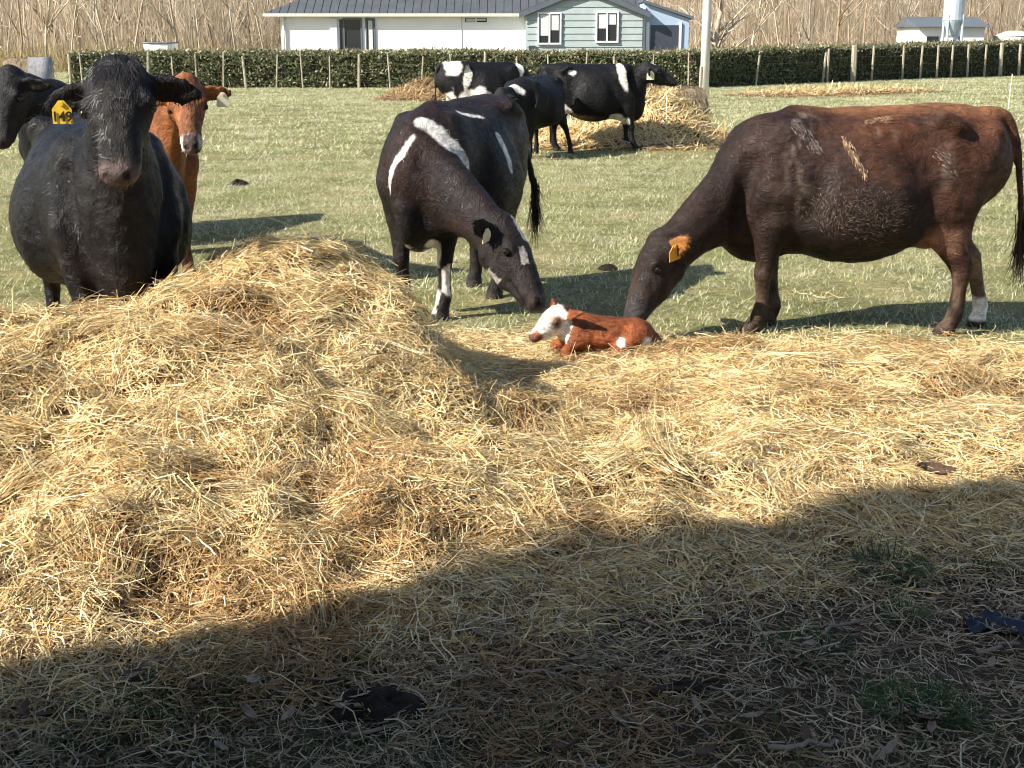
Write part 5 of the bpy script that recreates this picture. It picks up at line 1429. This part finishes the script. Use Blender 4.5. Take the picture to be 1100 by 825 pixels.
# three in the distance
GROUP_FAR = 'cows by the far straw heap'
ROUND = make_cow('cow', (0.30, 19.9), (-0.42, -0.9), (-0.16, 18.95, 0.92), (-0.30, 18.75, 0.55), (-0.4, -0.6, 0.5), paint_patchy([((0.80, 0.12, 1.09), (0.09, 0.2, 0.10), 0)], 33),
    'round-bellied black cow standing between the licking cow and the far straw heap', GROUP_FAR, h=0.022, seed=8, stocky=1.42, scale=0.88, feet=dict(hl=(-0.18, 0.18)))
FARL = make_cow('cow', (-0.44, 23.0), (0.95, 0.30), (0.60, 23.5, 0.75), (0.75, 23.6, 0.35), (0.8, 0.2, 0.3), paint_patchy([((-0.56, 0, 1.17), (0.13, 0.5, 0.16), 0.3), ((-0.36, -0.2, 0.98), (0.07, 0.35, 0.24), -0.2), ((-0.28, -0.25, 0.70), (0.22, 0.4, 0.17), 0), ((-0.60, 0, 0.55), (0.10, 0.4, 0.30), 0), ((0.56, 0, 1.12), (0.07, 0.3, 0.16), 0)], 34),
    'black and white cow seen from its white-patched rump, leftmost by the hedge', GROUP_FAR, h=0.022, seed=9)
FARR = make_cow('cow', (1.16, 21.0), (1, 0.05), (2.00, 20.95, 1.235), (2.32, 20.95, 1.075), (0.35, 0.0, 1.0), paint_patchy([((0.44, -0.2, 1.08), (0.06, 0.4, 0.22), 0.25), ((-0.30, -0.2, 1.13), (0.06, 0.3, 0.035), 0), ((-0.48, -0.1, 0.64), (0.16, 0.4, 0.07), -0.4), ((0.50, 0, 0.42), (0.08, 0.4, 0.05), 0.3), ((0.36, 0, 0.47), (0.12, 0.4, 0.07), 0)], 35, (0.0, 0.10)),
    'black cow with small white patches standing head up beside the far straw heap', GROUP_FAR, h=0.02, seed=10, neck_base=(0.55, 0, 0.95), feet=dict(fl=(0.05, 0), fr=(0.12, 0)))

# ear tags
def tag_on(cow, sg, mat, right_w, up_w=(0, 0, 1), size=0.075, text=None, along=0.11, off=(0, 0, 0)):
    hs = cow['H'](0.03, sg*(0.085 + along), -0.075)
    P = hs + np.array(cow['loc']((cow['root'].location.x + off[0], cow['root'].location.y + off[1], cow['root'].location.z + off[2])))
    return tag_plate('ear_tag', mat, cow['root'], P, cow['locv'](right_w), cow['locv'](up_w), size, text)
# ---------------------------------------------------------------- newborn calf, lying curled with its head to the left
def make_calf():
    F = Field((-0.55, -0.38, -0.08), (0.70, 0.38, 0.62), 0.009)
    F.chain([(-0.34, 0.00, 0.10), (-0.24, 0.02, 0.13), (-0.08, 0.03, 0.145), (0.10, 0.02, 0.155), (0.22, 0.0, 0.16)], [(0.09, 0.075), (0.125, 0.105), (0.135, 0.115), (0.125, 0.115), (0.09, 0.10)], k=0.03)
    F.seg((-0.30, 0.0, 0.19), (0.16, 0.0, 0.24), 0.03, 0.035, k=0.08)                     # spine
    F.ball((-0.25, 0.09, 0.185), (0.045, 0.05), k=0.08); F.ball((-0.25, -0.07, 0.185), (0.045, 0.05), k=0.08)   # hips
    F.seg((0.16, 0.0, 0.24), (0.20, 0.10, 0.13), (0.05, 0.06), (0.05, 0.07), k=0.06)       # shoulder
    # folded hind leg on the near side, front legs tucked forward
    F.chain([(-0.24, 0.11, 0.14), (-0.12, 0.17, 0.09), (-0.05, 0.20, 0.05), (-0.16, 0.235, 0.035), (-0.27, 0.235, 0.025), (-0.10, 0.255, 0.02)][:5], [(0.07, 0.08), (0.06, 0.065), (0.038, 0.038), (0.028, 0.028), (0.026, 0.024)], k=0.03)
    F.chain([(-0.27, 0.235, 0.025), (-0.20, 0.262, 0.022), (-0.08, 0.275, 0.02), (-0.02, 0.275, 0.02)], [0.026, 0.021, 0.022, 0.026], k=0.015)
    F.chain([(0.20, 0.10, 0.12), (0.30, 0.15, 0.06), (0.22, 0.19, 0.03), (0.12, 0.20, 0.02)], [0.05, 0.034, 0.026, 0.026], k=0.03)
    F.chain([(0.20, -0.08, 0.12), (0.32, -0.10, 0.05), (0.22, -0.12, 0.03)], [0.05, 0.034, 0.026], k=0.03)
    # neck and head
    P = np.array([0.335, 0.03, 0.345]); f = unit((0.66, 0.26, -0.46)); u = unit(np.array([0.50, 0.22, 0.80])); u = unit(u - f*u.dot(f)); s_ = np.cross(u, f)
    F.chain([(0.14, 0.0, 0.17), (0.24, 0.01, 0.20), tuple(P - u*0.05 + f*0.02)], [(0.10, 0.10), (0.072, 0.085), (0.06, 0.068)], k=0.06)
    hz = 1.2
    H = lambda t, a, b: P + (f*t*0.86 + s_*a + u*b) * hz
    F.chain([H(0.0, 0, -0.045), H(0.06, 0, -0.042), H(0.12, 0, -0.045), H(0.185, 0, -0.042), H(0.235, 0, -0.042)], [(0.074, 0.07), (0.086, 0.082), (0.07, 0.072), (0.05, 0.052), (0.048, 0.041)], side=tuple(s_), k=0.03)
    F.seg(H(0.06, 0, -0.095), H(0.17, 0, -0.08), (0.054, 0.042), (0.038, 0.026), side=tuple(s_), k=0.03)
    for sg in (-1, 1):
        F.ball(H(0.08, sg*0.06, -0.018), (0.022, 0.02), side=tuple(s_), k=0.025)
        ed = unit(s_*sg*0.9 - f*0.25 + np.array([-0.30, 0, 0.22])); eb = H(0.01, sg*0.058, -0.035)
        en = unit(f*0.5 + u*0.5 - ed*ed.dot(f*0.5 + u*0.5)); ew = np.cross(ed, en)
        F.seg(eb, eb + ed*0.06, (0.024, 0.016), (0.042, 0.013), side=tuple(ew), k=0.02)
        F.seg(eb + ed*0.06, eb + ed*0.155, (0.042, 0.013), (0.014, 0.010), side=tuple(ew), k=0.01)
    F.chain([(-0.36, 0.0, 0.14), (-0.41, 0.04, 0.10), (-0.42, 0.10, 0.05), (-0.38, 0.15, 0.03)], [0.022, 0.015, 0.011, 0.012], k=0.02)
    V, Q = F.mesh(); N = vert_normals(V, Q)
    V = V + N * (0.004 * fbm(V[:, 0]*14, V[:, 1]*14, V[:, 2]*14, 3, 3))[:, None]
    q = V - P; HC = np.stack([q @ f / 0.86, q @ s_, q @ u], 1) / hz
    n = fbm(V[:, 0]*9, V[:, 1]*9, V[:, 2]*9, 51, 3)
    C = base_paint(V, (0.20, 0.058, 0.019), 52, 0.8, 14.0)
    W = (0.76, 0.70, 0.62)
    face = (HC[:, 0] > -0.05) & (HC[:, 0] < 0.32) & (np.abs(HC[:, 1]) < 0.09) & (np.abs(HC[:, 2] + 0.05) < 0.11)
    fw = np.where(face, np.clip((0.235 - HC[:, 0] + 0.05*n) / 0.02, 0, 1) * np.clip((HC[:, 0] + 0.03 + 0.04*n) / 0.02, 0, 1), 0)
    C = mixc(C, fw, W)
    eye = np.exp(-((HC[:, 0]-0.085)**2 + (np.abs(HC[:, 1])-0.068)**2 + (HC[:, 2]+0.03)**2) / 0.0016); C = mixc(C, np.clip(eye*1.6 + 0.5*n*eye, 0, 1)*0.9, (0.13, 0.05, 0.02))
    nose = np.where(face | (HC[:, 0] > 0.2), np.clip((HC[:, 0] - 0.245) / 0.02, 0, 1), 0); C = mixc(C, nose, (0.07, 0.05, 0.05))
    C = mixc(C, ell_mask(V, (-0.20, 0.24, 0.035), (0.16, 0.06, 0.05), ns=12, amp=0.3, seed=6, soft=0.15), W)
    C = mixc(C, ell_mask(V, (-0.27, 0.13, 0.10), (0.06, 0.08, 0.07), ns=14, amp=0.4, seed=8, soft=0.2), W)
    C = mixc(C, ell_mask(V, (-0.10, 0.16, 0.10), (0.045, 0.07, 0.06), ns=14, amp=0.4, seed=7, soft=0.15), W)
    C = mixc(C, np.clip((0.03 - V[:, 2]) / 0.02, 0, 1) * 0.6, W)
    root = empty('calf', (0.46, 6.98, float(near_surface(np.array([0.46]), np.array([6.98]))[0]) - 0.012), R(188))
    root.scale = (0.72, 0.82, 0.74)
    tag(root, 'wet red newborn calf with white face lying on the straw between two cows', 'calf')
    link('body', mesh_np('body', V, Q, mat=M_COAT, smooth=True, attrs={'Col': C}), root)
    for sg in (-1, 1): eyeball(root, H(0.085, sg*0.070, -0.030), 0.013)
    coat_hair('coat_hair', root, V, N, C, 11000, 0.022, 0.0022, 77, flow=(-0.9, 0.1, -0.3), spread=0.6, lift=0.25)
    # straw caught on the calf's flank and lying against it
    r = np.random.default_rng(78); n = 420
    a = r.uniform(0, 6.283, n); x = 0.46 + 0.34*np.cos(a)*r.uniform(0.75, 1.25, n); y = 6.98 + 0.20*np.sin(a)*r.uniform(0.7, 1.3, n) - 0.06
    P_ = np.stack([x, y, near_surface(x, y) + r.uniform(0.0, 0.05, n)], 1); an = r.uniform(0, 6.283, n)
    D = np.stack([np.cos(an), np.sin(an), r.normal(0.05, 0.3, n)], 1); L = r.uniform(0.06, 0.18, n)
    Vv, Qq, Cc = ribbons(P_ - D*(L*0.5)[:, None], D, L, np.full(n, 0.0034), straw_cols(n, r), None, r.normal(0, 0.25, (n, 3))*L[:, None], segs=4, taper=0.6)
    o = link('nest_straw', mesh_np('nest_straw', Vv, Qq, mat=M_STRAW, attrs={'Col': Cc})); tag(o, 'loose straw tucked around the newborn calf', 'straw', kind='stuff')
make_calf()
# ================================================================ small things lying in the yard
def gz(x, y): return float(near_surface(np.array([x]), np.array([y]))[0])
def gpt(px_, py_):
    """ground point seen at a pixel of the photograph"""
    el = R(13.87) - math.atan((412.5 - py_) / 1500.0)
    Y = 1.6 / math.tan(el); return pX(px_, Y, 0), Y
# ear tags
tag_on(BLACK, -1, M_TAGY, (1, 0.1, 0.0), (0.05, -0.12, 1), 0.078, '149', along=0.155, off=(0.0, -0.05, -0.045))
def tag_on_ear(cow, i, mat, right_w, up_w, size, along, drop=0.0):
    eb, ed, en, ew = cow['ears'][i]
    P = eb + ed*along + en*0.022 + np.array([0, 0, -drop])
    return tag_plate('ear_tag', mat, cow['root'], P, cow['locv'](right_w), cow['locv'](up_w), size)
tag_on_ear(RED, 1, M_TAGW, (1, 0.2, 0), (0, -0.1, 1), 0.075, 0.14)
tag_on_ear(BROWN, 1, M_TAGO, (0.75, 0.5, 0.2), (0.1, -0.2, 1), 0.075, 0.10)
tag_on_ear(MID, 0, M_TAGW, (0.6, 0.75, 0.2), (0.15, -0.2, 1), 0.065, 0.10)
tag_on_ear(FARR, 0, M_TAGW, (1, 0.0, 0), (0, -0.1, 1), 0.11, 0.08)
tag_on_ear(ROUND, 0, M_TAGO, (1, 0.0, 0), (0, -0.1, 1), 0.08, 0.10)
# shaggy forelock of the black cow
def forelock(cow, n, L, seed, wid=0.004):
    r = np.random.default_rng(seed); f, u, s_ = cow['f'], cow['u'], cow['s']
    a = r.uniform(-0.085, 0.085, n); t = r.uniform(-0.08, 0.05, n)
    P = np.stack([cow['H'](tt, aa, 0.045 - 2.6*aa*aa - max(0, -tt)*0.5) for aa, tt in zip(a, t)])
    D = f[None]*r.uniform(0.4, 1.0, (n, 1)) + u[None]*r.uniform(0.15, 0.6, (n, 1)) + s_[None]*(a*5.0 + r.normal(0, 0.45, n))[:, None]
    Ln = L * r.uniform(0.4, 1.2, n)
    c = np.array([(0.011, 0.010, 0.011)]) * r.uniform(0.5, 2.2, (n, 1))
    V, Q, C = ribbons(P, D, Ln, np.full(n, wid), c, np.cross(D, u[None]), (f[None]*0.5 - u[None]*0.5 + r.normal(0, 0.25, (n, 3))) * Ln[:, None], segs=4, taper=0.2)
    link('forelock', mesh_np('forelock', V, Q, mat=M_COATHAIR, smooth=True, attrs={'Col': C}), cow['root'])
forelock(BLACK, 700, 0.06, 61, 0.0032)

M_DUNG = simple_mat('dung', (0.020, 0.014, 0.010), rough=0.85, var=0.6, nscale=22, bump=1.0, bscale=60, spec=0.15)
def pat(px_, py_, sx_, sy_, h, label, seed):
    x, y = gpt(px_, py_); r = np.random.default_rng(seed)
    n, m = 40, 10; V = [(0, 0, h)]; Q = []; T = []
    for i in range(1, m + 1):
        q = i / m
        for k in range(n):
            a = 2*math.pi*k/n; e = 1 + 0.22*float(vnoise(np.array([math.cos(a)*1.6 + seed]), np.array([math.sin(a)*1.6]), seed=seed)[0])
            px2, py2 = sx_*q*e*math.cos(a), sy_*q*e*math.sin(a)
            z = h*(1 - q**2.4)*(0.85 + 0.25*float(vnoise(np.array([px2*30]), np.array([py2*30]), seed=seed+9)[0])) + 0.5*h*float(fbm(np.array([px2*34]), np.array([py2*34]), seed=seed, octv=2)[0])*(1 - q) - 0.012*q
            V.append((px2, py2, z))
    T = [(0, 1 + k, 1 + (k+1) % n) for k in range(n)]
    for i in range(m-1):
        for k in range(n): Q.append((1+i*n+k, 1+(i+1)*n+k, 1+(i+1)*n+(k+1) % n, 1+i*n+(k+1) % n))
    o = link('cow_pat', mesh_np('cow_pat', np.array(V), np.array(Q), np.array(T), mat=M_DUNG, smooth=True), loc=(x, y, gz(x, y) + 0.004))
    tag(o, label, 'dung', 'cow pats')
pat(405, 772, 0.15, 0.12, 0.045, 'dark cow pat at the bottom, left of centre', 1)
pat(653, 291, 0.09, 0.08, 0.035, 'small dark cow pat on the grass above the calf', 3)
pat(257, 199, 0.12, 0.10, 0.06, 'dark cow pat on the grass right of the red-brown cow', 4)
pat(730, 752, 0.10, 0.035, 0.03, 'flat dark dung smear at the bottom, right of centre', 5)

M_LEAFD = simple_mat('dead_leaf', (0.30, 0.23, 0.165), rough=0.8, var=0.3, nscale=20, spec=0.15)
M_LEAFB = simple_mat('dead_leaf_brown', (0.12, 0.075, 0.05), rough=0.8, var=0.35, nscale=20, spec=0.15)
def leaf_mesh(seed, mat):
    r = np.random.default_rng(seed); m = 8; V = []; Q = []
    c1, c2 = r.uniform(-0.5, 0.5), r.uniform(0.2, 0.7)
    for i in range(m + 1):
        t = i / m; w = 0.16 * math.sin(math.pi * min(1, t*0.96 + 0.03))**0.8
        for s2 in (-1, 0, 1):
            V.append((t - 0.5, s2*w + c1*0.25*(t-0.5)**2, c2*0.35*(t-0.5)**2 + 0.05*abs(s2) + 0.02*r.normal()))
    for i in range(m):
        for k in range(2): Q.append((3*i+k, 3*(i+1)+k, 3*(i+1)+k+1, 3*i+k+1))
    V = np.array(V); n = len(V); V2 = V - [0, 0, 0.02]; Q = np.array(Q)
    return mesh_np('dead_leaf', np.concatenate([V, V2]), np.concatenate([Q, Q[:, ::-1] + n]), mat=mat, smooth=True)
leaf_vars = [leaf_mesh(i, M_LEAFD if i % 3 else M_LEAFB) for i in range(6)]
r4 = np.random.default_rng(44)
for i in range(46):
    px_ = r4.uniform(10, 1090); py_ = r4.uniform(max(610, 745 - 0.17*px_), 822)
    x, y = gpt(px_, py_)
    o = link('dead_leaf', leaf_vars[i % 6], loc=(x, y, gz(x, y) + 0.022))
    s_ = r4.uniform(0.055, 0.11); o.scale = (s_, s_*r4.uniform(0.6, 1.1), s_); o.rotation_euler = (r4.normal(0, 0.25), r4.normal(0, 0.25), r4.uniform(0, 6.28))
    side_ = 'left' if px_ < 370 else ('middle' if px_ < 730 else 'right')
    tag(o, 'curled %s dead leaf in the shaded litter, %s third of the yard' % ('grey-tan' if i % 3 else 'brown', side_), 'leaf', 'dead leaves in the yard, %s' % side_)
for px_, py_, s_, rz_, lb in ((1003, 535, 0.17, 0.35, 'long dark dead leaf on the straw at the shadow edge, right'), (272, 757, 0.085, 1.4, 'upright pale grey dead leaf in the green tuft, bottom left'), (790, 800, 0.09, 2.2, 'pale curled dead leaf below the green tuft, bottom right')):
    x, y = gpt(px_, py_); o = link('dead_leaf', leaf_vars[0 if 'dark' in lb else 1], loc=(x, y, gz(x, y) + 0.035)); o.scale = (s_,)*3; o.rotation_euler = (0.5, 0.2, rz_)
    tag(o, lb, 'leaf')

M_TWIG = bark_mat('twig_bark', (0.30, 0.24, 0.18)); M_TWIGD = bark_mat('twig_dark', (0.07, 0.05, 0.04))
def stick(p0, p1, rad, label, group=None, mat=None, seed=0, lift=0.02):
    rd = random.Random(seed); a = gpt(*p0); b = gpt(*p1); pts = []
    for i in range(7):
        t = i / 6; x = lerp(a[0], b[0], t) + rd.gauss(0, 0.012); y = lerp(a[1], b[1], t) + rd.gauss(0, 0.012)
        pts.append(Vector((x, y, gz(x, y) + lift + rd.gauss(0, 0.004))))
    o0 = pts[0].copy()
    o = link('stick', MB().tube([p - o0 for p in pts], [rad*(1 - 0.5*i/6) for i in range(7)], 6).mesh('stick', mat or M_TWIG, True), loc=o0)
    tag(o, label, 'stick', group)
stick((360, 806), (500, 778), 0.006, 'long pale stick beside the dark cow pat, bottom centre', seed=1)
stick((1040, 712), (1098, 704), 0.009, 'thick pale stick below the dark blue plastic, right edge', seed=2)
stick((825, 818), (905, 806), 0.008, 'thick pale stick at the bottom edge, right of centre', seed=3)
stick((700, 760), (770, 742), 0.010, 'short dark stick in the shaded litter, bottom right of centre', mat=M_TWIGD, seed=4)
stick((140, 745), (215, 720), 0.006, 'pale stick in the shaded litter, bottom left', seed=5)
stick((880, 690), (960, 672), 0.005, 'thin grey stick under the green tuft at the right', seed=6)
stick((545, 735), (640, 748), 0.005, 'thin grey stick at the bottom centre', seed=7)
for i in range(26):
    px_ = r4.uniform(0, 1090); py_ = r4.uniform(max(640, 770 - 0.17*px_), 820); a_ = r4.uniform(-1, 1)
    stick((px_, py_), (px_ + 50*math.cos(a_), py_ + 26*math.sin(a_)), r4.uniform(0.0022, 0.004), 'small %s twig in the shaded litter, %s half of the yard' % ('pale' if i % 2 else 'dark', 'left' if px_ < 550 else 'right'), 'small twigs in the yard', M_TWIG if i % 2 else M_TWIGD, 20 + i)

# scrap of dark blue plastic at the right edge
x, y = gpt(1074, 682); r5 = np.random.default_rng(9)
nx_, ny_ = 14, 8; V = []
for i in range(nx_):
    for j in range(ny_):
        u_, v_ = i/(nx_-1) - 0.5, j/(ny_-1) - 0.5
        V.append((u_*0.20, v_*0.11, 0.022 + 0.012*math.sin(u_*9 + v_*5) + 0.005*r5.normal()))
i = np.arange(nx_-1)[:, None]*ny_ + np.arange(ny_-1)[None]; Q = np.stack([i, i+ny_, i+ny_+1, i+1], -1).reshape(-1, 4)
V = np.array(V); nV = len(V)
o = link('plastic_scrap', mesh_np('plastic_scrap', np.concatenate([V, V - [0, 0, 0.003]]), np.concatenate([Q, Q[:, ::-1] + nV]), mat=simple_mat('blue_plastic', (0.008, 0.010, 0.020), rough=0.35, var=0.3), smooth=True), loc=(x, y, gz(x, y)))
tag(o, 'crumpled scrap of dark blue plastic in the litter at the right edge', 'plastic')

# green tufts in the shaded yard
M_TUFT = attr_mat('tuft_blade', rough=0.5, transl=0.3, spec=0.25)
def tuft(px_, py_, n, rad, hgt, label, seed, group=None):
    x, y = gpt(px_, py_); r = np.random.default_rng(seed)
    q = rad*np.sqrt(r.uniform(0, 1, n)); ph = r.uniform(0, 6.283, n); a = ph + r.normal(0, 0.8, n); ln = r.uniform(0.1, 1.3, n)
    P = np.stack([q*np.cos(ph), q*np.sin(ph), np.zeros(n)], 1); D = np.stack([np.cos(a)*ln, np.sin(a)*ln, np.ones(n)], 1); L = hgt*r.uniform(0.4, 1.2, n)
    c = np.array([(0.05, 0.11, 0.025), (0.08, 0.15, 0.03), (0.04, 0.08, 0.03)])[r.integers(0, 3, n)]*r.uniform(0.7, 1.2, (n, 1))
    V, Q, C = ribbons(P, D, L, 0.0045*r.uniform(0.6, 1.3, n), c, None, np.stack([np.cos(a), np.sin(a), -0.8*np.ones(n)], 1)*(L*r.uniform(0.1, 0.6, n))[:, None], segs=3, taper=0.2)
    o = link('grass_tuft', mesh_np('grass_tuft', V, Q, mat=M_TUFT, attrs={'Col': C}), loc=(x, y, gz(x, y) - 0.004)); tag(o, label, 'grass', group)
tuft(950, 628, 420, 0.10, 0.10, 'bluish green grass tuft at the right in the shade, the highest one', 1)
tuft(972, 672, 160, 0.05, 0.08, 'small bright green tuft just below the highest tuft', 2)
tuft(985, 770, 420, 0.11, 0.08, 'dark green grass tuft near the bottom right', 3)
tuft(215, 755, 520, 0.16, 0.06, 'wide low green tuft at the bottom left', 4)
tuft(120, 800, 300, 0.14, 0.06, 'low green tuft at the bottom left corner', 5)
tuft(350, 735, 220, 0.09, 0.05, 'low green tuft above the dark cow pat', 6)
tuft(870, 705, 260, 0.12, 0.06, 'thin green tuft left of the blue plastic', 7)
tuft(1050, 615, 200, 0.09, 0.07, 'thin green tuft at the right edge in the shade', 8)
